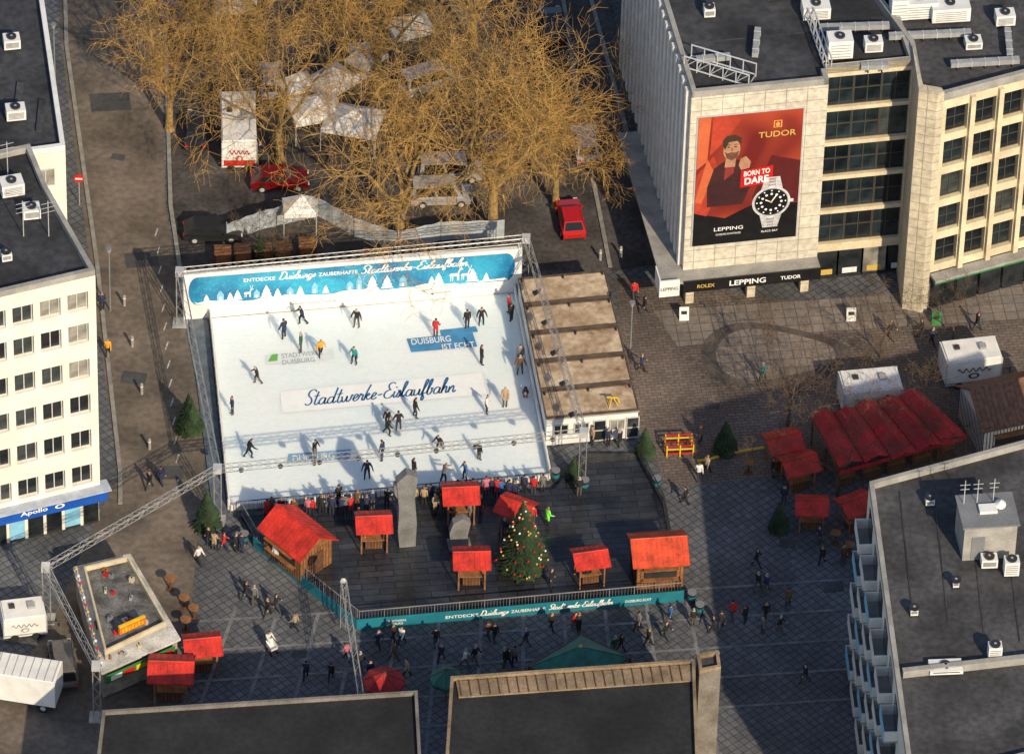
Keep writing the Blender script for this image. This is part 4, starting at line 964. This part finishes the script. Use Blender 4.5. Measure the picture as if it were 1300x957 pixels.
# ------------------------------------------------ vehicles
def car(loc,rot,paint,label,van=False,L=4.3,taxi=False):
    t=thing('parked_car',label,'van' if van else 'car',loc,rot,None); W=1.78; hz=1.95 if van else 1.45
    k=L/4.3
    prof=[(-2.15,.28),(-2.15,.8),(-1.95,.95),(1.1 if not van else 1.5,.93),(1.95,.78),(2.15,.6),(2.15,.28)]
    prof=[(x*k,z) for x,z in prof]; mb=MB(); n=len(prof)
    vs=[(x,-W/2*(.93 if abs(x)>2*k else 1),z) for x,z in prof]+[(x,W/2*(.93 if abs(x)>2*k else 1),z) for x,z in prof]
    mb.add(vs,[tuple(range(n)),tuple(range(n,2*n))]+[(i,(i+1)%n,(i+1)%n+n,i+n) for i in range(n)],paint)
    bx=[(1.05,.93),(-1.95,.93)] if not van else [(1.5,.93),(-2.1,.93)]
    tx=[(.35,hz),(-1.35,hz)] if not van else [(.95,hz),(-2.0,hz)]
    b=[Vector((bx[0][0]*k,-.82,.93)),Vector((bx[0][0]*k,.82,.93)),Vector((bx[1][0]*k,.82,.93)),Vector((bx[1][0]*k,-.82,.93))]
    tt=[Vector((tx[0][0]*k,-.66,hz)),Vector((tx[0][0]*k,.66,hz)),Vector((tx[1][0]*k,.66,hz)),Vector((tx[1][0]*k,-.66,hz))]
    mb.add(b+tt,[(4,5,6,7)]+[(i,(i+1)%4,(i+1)%4+4,i+4) for i in range(4)],paint)
    mb.box(-2.17*k,0,.42,.06,1.5,.2,darkm); mb.box(2.17*k,0,.4,.06,1.5,.2,darkm)
    part(mb,'body',t)
    for i in range(4):
        a0,a1,u1,u0=b[i],b[(i+1)%4],tt[(i+1)%4],tt[i]; nrm=(a1-a0).cross(u0-a0).normalized()
        ce=(a0+a1+u0+u1)/4
        if nrm.dot(ce-Vector((0,0,ce.z)))<0:nrm=-nrm
        f=lambda s_,v:(a0.lerp(a1,s_)).lerp(u0.lerp(u1,s_),v)+nrm*.012
        mb=MB()
        if i in(0,2): mb.poly([f(.06,.12),f(.94,.12),f(.94,.9),f(.06,.9)],glassm); part(mb,'windscreen' if i==0 else 'rear_window',t)
        else:
            for s0,s1 in((.08,.47),(.52,.92)): mb=MB(); mb.poly([f(s0,.15),f(s1,.15),f(s1,.88),f(s0,.88)],glassm); part(mb,'side_window',t)
    for x in(-1.35*k,1.35*k):
        for y in(-.82,.82):
            mb=MB(); mb.tube((x,y-.1,.33),(x,y+.1,.33),.33,.33,16,tyre); mb.tube((x,y-.11,.33),(x,y+.11,.33),.19,.19,10,alu); part(mb,'wheel',t)
    for y in(-.65,.65):
        mb=MB(); mb.box(2.14*k,y,.64,.1,.3,.13,lampw); part(mb,'headlight',t); mb=MB(); mb.box(-2.16*k,y,.75,.06,.22,.2,redp); part(mb,'tail_light',t)
    for y in(-1,1): mb=MB(); mb.box(.85*k,y*.97,.98,.12,.16,.12,paint); part(mb,'wing_mirror',t)
red_c=M('red_car_paint',(.45,.01,.01),.25,.04); dred=M('dark_red_car_paint',(.16,.006,.008),.25,.04); silver=M('silver_car_paint',(.5,.51,.53),.25,.04,metal=.4); blackc=M('black_car_paint',(.02,.022,.025),.2,.04); white_c=M('white_car_paint',(.75,.75,.75),.3,.04); bluec=M('blue_car_paint',(.02,.05,.15),.25,.04)
car(P(742,190),radians(98),silver,'silver estate car parked on the side street')
car(P(724,285),radians(99),red_c,'red car driving along the dark side street')
car(P(355,235),radians(5),dred,'dark red car parked beneath bare trees')
car(P(250,172),radians(90),blackc,'black car parked beneath bare trees')
car(P(572,225),radians(6),silver,'silver van parked beneath bare trees',True,4.9)
car(P(560,255),radians(5),silver,'silver van parked beneath bare trees',True,4.6)
car(P(462,85),radians(100),white_c,'white car parked beneath bare trees'); car(P(235,60),radians(96),blackc,'black car parked beside the street kerb')
car(P(215,12),radians(96),bluec,'dark blue car parked beside the street kerb'); car(P(700,40),radians(96),blackc,'black car parked on the side street')
car(P(270,300),radians(4),blackc,'black car parked behind the rink banner'); car(P(545,110),radians(30),white_c,'white van parked beneath bare trees',True,4.8)
car(P(345,110),radians(95),silver,'silver car parked beside the white caravan'); car(P(650,130),radians(100),blackc,'black car parked beneath bare trees'); car(P(640,190),radians(8),bluec,'dark blue car parked beneath bare trees')
LR=thing('delivery_lorry','white box lorry parked beside the food kiosk','lorry',P(20,885),radians(170))
mb=MB(); mb.box(-.9,0,1.9,4.4,2.3,2.3,whitepaint); mb.box(-.9,0,3.09,4.2,2.1,.08,whitepaint); mb.box(-.9,0,.62,4.4,2.0,.2,darkm)
for k in range(8): mb.box(-2.9+k*.57,0,3.14,.05,2.1,.03,steel)
part(mb,'cargo_box',LR)
mb=MB(); mb.add([(1.4,-1.05,.5),(3.1,-1.05,.5),(3.1,-1.05,1.4),(2.7,-1,2.3),(1.4,-1,2.35),(1.4,1.05,.5),(3.1,1.05,.5),(3.1,1.05,1.4),(2.7,1,2.3),(1.4,1,2.35)],[(0,1,2,3,4),(5,6,7,8,9),(1,2,7,6),(2,3,8,7),(3,4,9,8),(0,4,9,5),(0,1,6,5)],whitepaint); part(mb,'cab',LR)
mb=MB(); mb.poly([(3.12,-.9,1.45),(3.12,.9,1.45),(2.74,.85,2.2),(2.74,-.85,2.2)],glassm); part(mb,'windscreen',LR)
for x in(-2.2,2.4):
    for y in(-.95,.95): mb=MB(); mb.tube((x,y-.13,.42),(x,y+.13,.42),.42,.42,16,tyre); mb.tube((x,y-.14,.42),(x,y+.14,.42),.2,.2,8,alu); part(mb,'wheel',LR)
car(P(80,850),radians(100),M('grey_van_paint',(.12,.11,.11),.4),'dark grey van parked beside the food kiosk',True,4.6)
trailer(P(30,800),radians(12),3.0,2.0,1.7,'small grey trailer parked beside the food kiosk',steel)
def pyramid_tent(x,y,s_,rot,label):
    t=thing('white_tent',label,'tent',P(x,y,0),rot,'white tents beneath the trees'); mb=MB(); c=[(-s_,-s_*.8,2.2),(s_,-s_*.8,2.2),(s_,s_*.8,2.2),(-s_,s_*.8,2.2)]
    for i in range(4): mb.poly([c[i],c[(i+1)%4],(0.2,0,3.3)],whitepaint); a=Vector(c[i]);b=Vector(c[(i+1)%4]); mb.poly([a,b,b-Z*.35,a-Z*.35],whitepaint)
    part(mb,'roof',t)
    for q in c: mb=MB(); mb.tube((q[0],q[1],0),q,.04,.04,6,alu); part(mb,'post',t)
for (x,y,s_,r_) in[(400,165,1.9,.3),(448,180,2.1,-.2),(420,130,1.8,.8),(378,135,1.3,.5),(380,290,1.2,.1),(300,30,1.6,.1),(520,60,1.6,.4),(465,100,1.3,.9)]: pyramid_tent(x,y,s_,r_,'white peaked market tent beneath bare trees')
mb=MB(); tp=[P(x,y,0) for x,y in((288,308),(330,292),(372,282),(405,275),(450,300),(505,318),(560,305),(640,303))]; L0=tp[0]
tarp=M('pale_tarpaulin',(.42,.47,.52),.7,.2,.8)
for i in range(len(tp)-1):
    a=tp[i]-L0;b=tp[i+1]-L0; k=5
    for j in range(k):
        p=a.lerp(b,j/k);q_=a.lerp(b,(j+1)/k); off=Vector((0,.05*((j%2)*2-1),0)); off2=-off
        mb.add([p+off,q_+off2,q_+off2*1.2+Z*1.8,p+off*1.2+Z*1.8],[(0,1,2,3)],tarp)
    mb.tube(a,a+Z*2,.04,.04,5,steel)
solo(mb,'tarpaulin_fence','pale tarpaulin fence behind the rink banner wall','fence',L0,fix=False)
for i,(x,y) in enumerate([(283,332),(308,330),(334,328),(360,326),(390,322)]):
    mb=MB(); mb.box(0,0,.6,1.25,1.1,1.1,wood_dk if i%2 else wood)
    for k in range(5): mb.box(0,-.56,.2+k*.22,1.27,.04,.15,wood)
    for sx in(-1,1): mb.box(sx*.58,-.59,.6,.1,.03,1.1,wood_dk)
    solo(mb,'storage_crate','wooden storage crate stacked behind the banner wall','crate',P(x,y,0),.07,'crates behind the banner wall')
for (x,y) in [(762,330),(788,326),(158,388),(168,440),(180,500),(190,570)]:
    mb=MB(); mb.tube((0,0,0),(0,0,.9),.11,.1,10,concrete); mb.ball((0,0,.92),.12,concrete); mb.tube((0,0,.7),(0,0,.78),.115,.115,10,whitepaint)
    solo(mb,'bollard','short grey bollard standing on the pavement','bollard',P(x,y,0),0,'bollards along the pavement')
for (x,y,r_) in[(101,260,0)]:
    t=thing('no_entry_sign','round red no entry sign on metal post','road sign',P(x,y,0)); mb=MB(); mb.tube((0,0,0),(0,0,2.9),.04,.04,6,steel); part(mb,'post',t)
    mb=MB(); mb.tube((0,-.05,2.6),(0,-.08,2.6),.38,.38,18,redp); mb.box(0,-.095,2.6,.52,.02,.12,textw); part(mb,'sign_plate',t)
def bin_(x,y,z=0):
    mb=MB(); mb.tube((0,0,.05),(0,0,1.0),.26,.3,12,darkm); mb.tube((0,0,1.0),(0,0,1.06),.33,.33,12,greywall); mb.tube((0,0,.45),(0,0,.75),.295,.30,12,teal); solo(mb,'litter_bin','dark litter bin with teal band on paving','bin',P(x,y,z),0,'litter bins')
for x,y in[(833,620),(742,622),(300,692),(878,765),(888,780),(310,690),(705,610),(1110,640)]: bin_(x,y)
def lamp(x,y,h=6):
    t=thing('street_lamp','grey street lamp post with small lantern head','street lamp',P(x,y,0),0,'street lamps'); mb=MB(); mb.tube((0,0,0),(0,0,h),.07,.045,8,greywall); part(mb,'post',t)
    mb=MB(); mb.tube((0,0,h),(0,0,h+.1),.22,.22,12,greywall); mb.tube((0,0,h-.3),(0,0,h),.1,.18,10,steel); part(mb,'lantern',t)
lamp(140,395); lamp(800,450,5); lamp(70,110,6)
t=thing('construction_barrier','red and yellow barrier frame standing on the square','barrier',P(862,572,0),radians(6))
mb=MB()
for y in(-.6,.6):
    for z in(.3,.7,1.0): mb.box(0,y,z,2.0,.04,.12,yellow if z==.7 else redp)
    for x in(-.95,0,.95): mb.box(x,y-.03,.55,.09,.05,1.1,yellow)
for x in(-.98,.98):
    for z in(.3,.7,1.0): mb.box(x,0,z,.04,1.2,.12,yellow if z==.7 else redp)
part(mb,'frame',t)
mb=MB(); hp=[P(x,y,.06) for x,y in((885,585),(900,583),(915,578),(930,574),(950,571),(970,568))]; L0=hp[0]
for i in range(5): mb.tube(hp[i]-L0,hp[i+1]-L0,.1,.1,8,yellow)
solo(mb,'cable_duct','yellow cable duct lying across the square','cable duct',L0)
for (x,y,m) in[(858,300,green),(868,404,whitepaint),(1080,405,whitepaint),(1188,410,green)]:
    mb=MB(); mb.add([(-.35,-.3,0),(.35,-.3,0),(.35,0,1.1),(-.35,0,1.1)],[(0,1,2,3)],m); mb.add([(-.35,.3,0),(.35,.3,0),(.35,0,1.1),(-.35,0,1.1)],[(0,1,2,3)],m); mb.box(0,-.2,.7,.4,.02,.3,textd)
    solo(mb,'pavement_sign','folding pavement sign outside the stone shop building','sign',P(x,y,0),.1,'folding pavement signs')
# ------------------------------------------------ PEOPLE
def human(name,lean=.05,legs=((.1,.1),(-.1,.1)),arms=((.1,.1,.2),(.1,.1,.2)),coatlong=False,spread=0.0):
    J={};E=[]
    def fw(a,side=0): return Vector((side,-sin(a),-cos(a)))
    pel=Vector((0,0,0)); up=Vector((0,-sin(lean),cos(lean)))
    J['pel']=(pel,.155); J['sp']=(pel+up*.2,.145); J['ch']=(pel+up*.42,.175); J['nk']=(pel+up*.56,.06)
    hu=Vector((0,-sin(lean*.5),cos(lean*.5)))
    J['hb']=(J['nk'][0]+hu*.07,.07); J['hm']=(J['hb'][0]+hu*.09,.105); J['ht']=(J['hm'][0]+hu*.085,.075)
    E+= [('pel','sp'),('sp','ch'),('ch','nk'),('nk','hb'),('hb','hm'),('hm','ht')]
    low=9
    for s_,(a,b),(c,d,e),n in((-1,legs[0],arms[0],'L'),(1,legs[1],arms[1],'R')):
        hp=pel+Vector((s_*.1,0,-.06)); kn=hp+fw(a,s_*spread).normalized()*.42; an=kn+fw(a-b,s_*spread*.6).normalized()*.42
        J['h'+n]=(hp,.105); J['k'+n]=(kn,.075); J['a'+n]=(an,.055); J['t'+n]=(an+Vector((0,-.17,-.03)),.045)
        E+= [('pel','h'+n),('h'+n,'k'+n),('k'+n,'a'+n),('a'+n,'t'+n)]; low=min(low,an.z)
        sh_=J['ch'][0]+Vector((s_*.19,0,.03)); el=sh_+Vector((s_*sin(d),-sin(c)*cos(d),-cos(c)*cos(d)))*.29; wr=el+Vector((s_*sin(d)*.7,-sin(c+e),-cos(c+e))).normalized()*.25; ha=wr+(wr-el).normalized()*.13
        J['s'+n]=(sh_,.09); J['e'+n]=(el,.062); J['w'+n]=(wr,.045); J['f'+n]=(ha,.038)
        E+= [('ch','s'+n),('s'+n,'e'+n),('e'+n,'w'+n),('w'+n,'f'+n)]
    keys=list(J); dz=.08-low
    bm=bmesh.new(); lay=bm.verts.layers.skin.verify(); V={}
    for k in keys:
        v=bm.verts.new(J[k][0]+Z*dz); v[lay].radius=(J[k][1],J[k][1]); v[lay].use_root=(k=='pel'); V[k]=v
    for a,b in E: bm.edges.new((V[a],V[b]))
    me=bpy.data.meshes.new('sk'); bm.to_mesh(me); bm.free()
    ob=bpy.data.objects.new('sk',me); COL.objects.link(ob); ob.modifiers.new('s','SKIN'); sd=ob.modifiers.new('d','SUBSURF'); sd.levels=1; sd.render_levels=1
    dg=bpy.context.evaluated_depsgraph_get(); out=bpy.data.meshes.new_from_object(ob.evaluated_get(dg)); out.name=name
    bpy.data.objects.remove(ob)
    out.materials.clear()
    for m in(coat,trous,skin,hairm,shoem): out.materials.append(m)
    segs=[(J[a][0]+Z*dz,J[b][0]+Z*dz,a,b) for a,b in E]
    hm=J['hm'][0]+Z*dz
    for p in out.polygons:
        c=p.center; best=9;bi=None
        for A,B,a,b in segs:
            ab=B-A; t=max(0,min(1,(c-A).dot(ab)/ab.length_squared)); dd=(c-(A+ab*t)).length
            if dd<best: best=dd;bi=(a,b,t)
        a,b,t=bi; mi=0
        if b in('hb','hm','ht') or (b=='nk' and t>.8):
            mi=3 if (c.z>hm.z+.03 or c.y>hm.y+.01) and b!='hb' else 2
        elif b[0]=='f' and b!='ch': mi=2
        elif b[0] in'ka' and len(b)==2: mi=0 if (coatlong and b[0]=='k' and t<.75) else 1
        elif b[0]=='h' and len(b)==2: mi=0
        elif b[0]=='t': mi=4
        p.material_index=mi; p.use_smooth=True
    return out
POSE={
 'stand':human('person',.03,((.04,.05),(-.03,.04)),((.05,.12,.2),(.0,.12,.25))),
 'stand_coat':human('person',.04,((.05,.05),(-.05,.04)),((.2,.15,.9),(.1,.12,.3)),True),
 'walk':human('person',.06,((.42,.12),(-.30,.28)),((-.4,.1,.15),(.42,.1,.4))),
 'walk_coat':human('person',.06,((.35,.1),(-.25,.25)),((-.35,.1,.15),(.35,.1,.4)),True),
 'skate':human('person',.3,((.5,.65),(-.3,.35)),((.5,.3,.5),(-.4,.35,.3))),
 'glide':human('person',.16,((.28,.4),(.1,.3)),((.25,.4,.2),(.1,.45,.2)),spread=.1),
 'push':human('person',.3,((.3,.35),(-.15,.2)),((1.0,.1,.3),(1.0,.1,.3))),
 'lean':human('person',.22,((.12,.1),(-.08,.05)),((.7,.15,.8),(.7,.15,.8)),True)}
COLS={'black':(.015,.015,.018),'navy':(.02,.03,.08),'grey':(.14,.14,.145),'brown':(.12,.065,.035),'red':(.5,.02,.02),'yellow':(.75,.33,.02),'white':(.65,.65,.63),'green':(.02,.10,.05),'beige':(.38,.28,.18),'blue':(.03,.12,.35),'pink':(.5,.15,.22),'teal':(.02,.25,.25),'lime':(.2,.85,.08)}
def person(x,y,z,pose,colr,rot=None,sc=None,where='on the paved square',grp=None):
    o=bpy.data.objects.new('person',POSE[pose]); COL.objects.link(o); o.location=P(x,y,z); o.rotation_euler=(0,0,rot if rot is not None else random.uniform(0,2*pi))
    o.scale=((sc or random.uniform(.95,1.06))*1.04,)*3; o.color=c4(COLS[colr])
    what={'stand':'standing','stand_coat':'standing','walk':'walking','walk_coat':'walking','skate':'skating','glide':'gliding','push':'pushing forward','lean':'leaning on the railing'}[pose]
    g='coat' if 'coat' in pose or pose=='lean' else 'jacket'
    meta(o,f'person in {colr} {g} {what} {where}','person',grp); return o
random.seed(5)
sk=[(361,430,'navy','glide'),(384,412,'navy','skate'),(382,447,'green','stand'),(407,452,'yellow','skate'),(453,415,'black','glide'),(450,462,'teal','glide'),(553,428,'red','stand_coat'),(593,417,'black','stand'),(611,412,'black','glide'),(611,463,'black','stand'),(327,487,'black','skate'),(295,526,'navy','stand'),(649,408,'black','stand'),(660,474,'brown','glide'),(617,524,'white','glide'),(641,516,'beige','stand_coat'),(526,530,'black','glide'),(506,547,'black','glide'),(492,552,'black','skate'),(486,584,'navy','glide'),(558,573,'black','skate'),(608,584,'black','stand'),(399,580,'black','glide'),(316,581,'black','skate'),(466,607,'navy','glide'),(525,605,'black','stand'),(591,609,'blue','glide'),(563,612,'grey','push'),(400,590,'grey','stand'),(492,540,'black','push'),(646,398,'red','stand'),(660,462,'grey','stand')]
for x,y,c_,p_ in sk: person(x,y,.16,p_,c_,where='on the white ice',grp='skaters on the ice rink')
mb=MB(); mb.ball((0,0,.35),.26,black,(1,1,1.25)); mb.ball((0,-.06,.33),.2,whitepaint,(.9,1,1.2)); mb.ball((0,0,.72),.15,black); mb.tube((0,-.13,.7),(0,-.25,.68),.04,.01,6,orange); mb.box(.1,-.1,.04,.14,.3,.06,orange); mb.box(-.1,-.1,.04,.14,.3,.06,orange); mb.tube((-.25,.05,.5),(-.35,.35,.75),.03,.03,5,steel); mb.tube((.25,.05,.5),(.35,.35,.75),.03,.03,5,steel)
solo(mb,'skating_aid','black and white skating aid figure on ice','skating aid',P(667,502,.16))
cc=['black','navy','grey','brown','black','beige','white','red','green','black','pink','blue','black','navy','brown']
x=338
while x<702:
    yl=652-(x-300)*.095+random.uniform(6,16); person(x,yl,ZD,random.choice(['lean','stand_coat','stand','lean']),random.choice(cc),pi+random.uniform(-.5,.5),where='behind the rink railing',grp='spectators along the rink railing')
    x+=random.choice([5,7,8,9,12,18])
for (x,y,c_,p_) in [(137,452,'yellow','walk'),(130,395,'navy','stand'),(252,716,'white','walk'),(265,692,'black','stand'),(272,698,'beige','stand_coat'),(284,700,'red','walk'),(306,702,'navy','stand'),(340,782,'black','walk'),(350,778,'black','walk'),(323,766,'grey','walk'),(312,762,'black','walk'),(388,862,'navy','walk'),(420,864,'black','walk'),(458,850,'black','walk'),(500,838,'brown','walk'),(517,858,'beige','walk_coat'),(553,820,'black','walk'),(560,840,'navy','walk'),(590,846,'white','walk'),(603,842,'black','walk'),(645,846,'black','walk_coat'),(653,844,'grey','walk'),(735,802,'black','stand'),(780,830,'green','walk'),(788,828,'black','walk'),(823,820,'black','walk'),(887,610,'white','walk'),(897,602,'beige','walk'),(889,562,'black','stand'),(814,472,'navy','walk'),(968,484,'teal','walk'),(880,795,'black','stand'),(906,804,'black','walk'),(930,786,'red','walk'),(946,792,'black','stand'),(962,748,'black','walk'),(972,752,'navy','walk'),(990,803,'black','walk'),(968,804,'grey','stand'),(1022,866,'black','walk'),(1043,716,'black','walk'),(1170,428,'black','walk'),(1183,438,'navy','walk'),(805,380,'red','walk'),(818,398,'black','walk'),(760,560,'black','stand'),(772,566,'navy','stand'),(752,565,'beige','stand'),(787,568,'black','stand_coat'),(1095,690,'red','stand'),(1108,700,'black','stand_coat'),(1070,715,'brown','stand'),(980,605,'black','stand'),(995,640,'navy','stand'),(440,182,'red','stand'),(190,620,'black','walk'),(205,615,'navy','walk'),(730,800,'red','walk'),(972,786,'black','walk'),(1010,500,'grey','walk'),(470,862,'navy','stand'),(640,846,'black','stand'),(300,700,'black','stand'),(1240,420,'black','walk'),(915,800,'black','walk'),(690,860,'black','walk'),(375,800,'beige','walk'),(500,815,'black','walk'),(510,818,'white','walk'),(620,812,'brown','walk'),(628,814,'black','walk'),(668,820,'navy','walk'),(700,800,'black','walk_coat'),(810,800,'grey','walk'),(845,812,'black','walk'),(440,838,'pink','walk'),(575,870,'black','walk'),(480,822,'navy','walk'),(960,720,'black','walk'),(1000,770,'brown','walk_coat'),(1040,690,'navy','stand'),(870,640,'black','walk'),(330,205,'black','stand'),(420,205,'navy','stand'),(460,200,'black','walk'),(500,150,'grey','stand'),(1130,430,'black','walk'),(850,790,'blue','walk')]:
    person(x,y,0,p_,c_)
for (x,y,c_,p_) in [(695,668,'lime','stand_coat'),(455,668,'black','stand'),(462,690,'navy','stand_coat'),(490,695,'brown','stand'),(573,660,'black','stand'),(598,662,'grey','stand_coat'),(430,640,'black','stand_coat'),(640,680,'navy','stand'),(676,665,'red','stand'),(745,740,'black','stand'),(735,630,'black','stand'),(820,745,'navy','stand'),(350,715,'white','stand'),(540,640,'black','stand_coat'),(552,650,'beige','stand_coat'),(700,745,'black','stand'),(525,635,'brown','stand'),(660,655,'black','stand'),(610,650,'black','stand')]:
    person(x,y,ZD,p_,c_,where='on the dark deck')
t=thing('pushchair','white pushchair being pushed over the paving','pushchair',P(345,828),.6); mb=MB()
mb.add([(-.25,-.35,.5),(.25,-.35,.5),(.25,.3,.5),(-.25,.3,.5),(-.28,-.4,.75),(.28,-.4,.75),(.28,.35,1.0),(-.28,.35,1.0)],[(0,1,2,3),(0,1,5,4),(1,2,6,5),(2,3,7,6),(3,0,4,7)],whitepaint); part(mb,'seat',t)
mb=MB(); mb.tube((-.25,.3,.5),(-.25,.75,1.05),.02,.02,5,darkm); mb.tube((.25,.3,.5),(.25,.75,1.05),.02,.02,5,darkm); mb.tube((-.25,.75,1.05),(.25,.75,1.05),.025,.025,5,darkm); part(mb,'handle',t)
for sx in(-.25,.25):
    for y in(-.3,.3): mb=MB(); mb.tube((sx-.02,y,.15),(sx+.02,y,.15),.15,.15,12,tyre); mb.tube((sx,y,.15),(sx*.9,y*.6,.5),.015,.015,4,darkm); part(mb,'wheel',t)
person(340,822,0,'push','white',.6)
# ------------------------------------------------ LIGHT
sp=Vector((.42,-.91,0)).normalized(); el=radians(31); sd=Vector((sp.x*cos(el),sp.y*cos(el),sin(el)))
sl=bpy.data.lights.new('sun','SUN'); sl.energy=4.7; sl.angle=radians(.6); sl.color=(1,.83,.58)
so_=bpy.data.objects.new('sun',sl); COL.objects.link(so_); so_.rotation_euler=sd.to_track_quat('Z','Y').to_euler()
wd=bpy.data.worlds.new('World'); scene.world=wd; wd.use_nodes=True; nt=wd.node_tree; bg=nt.nodes['Background']; sky=nt.nodes.new('ShaderNodeTexSky'); sky.sky_type='NISHITA'; sky.sun_disc=False
sky.sun_elevation=el; sky.sun_rotation=math.atan2(sp.x,sp.y); nt.links.new(sky.outputs[0],bg.inputs['Color']); bg.inputs['Strength'].default_value=.13
cd=bpy.data.cameras.new('camera'); cam=bpy.data.objects.new('camera',cd); COL.objects.link(cam); cd.sensor_width=36; cd.lens=F/1300*36; cd.clip_end=9000; cd.clip_start=1
cam.matrix_world=Matrix.Translation(CAM)@RC.to_4x4(); scene.camera=cam
scene.view_settings.view_transform='Standard'; scene.view_settings.look='None'; scene.view_settings.exposure=0
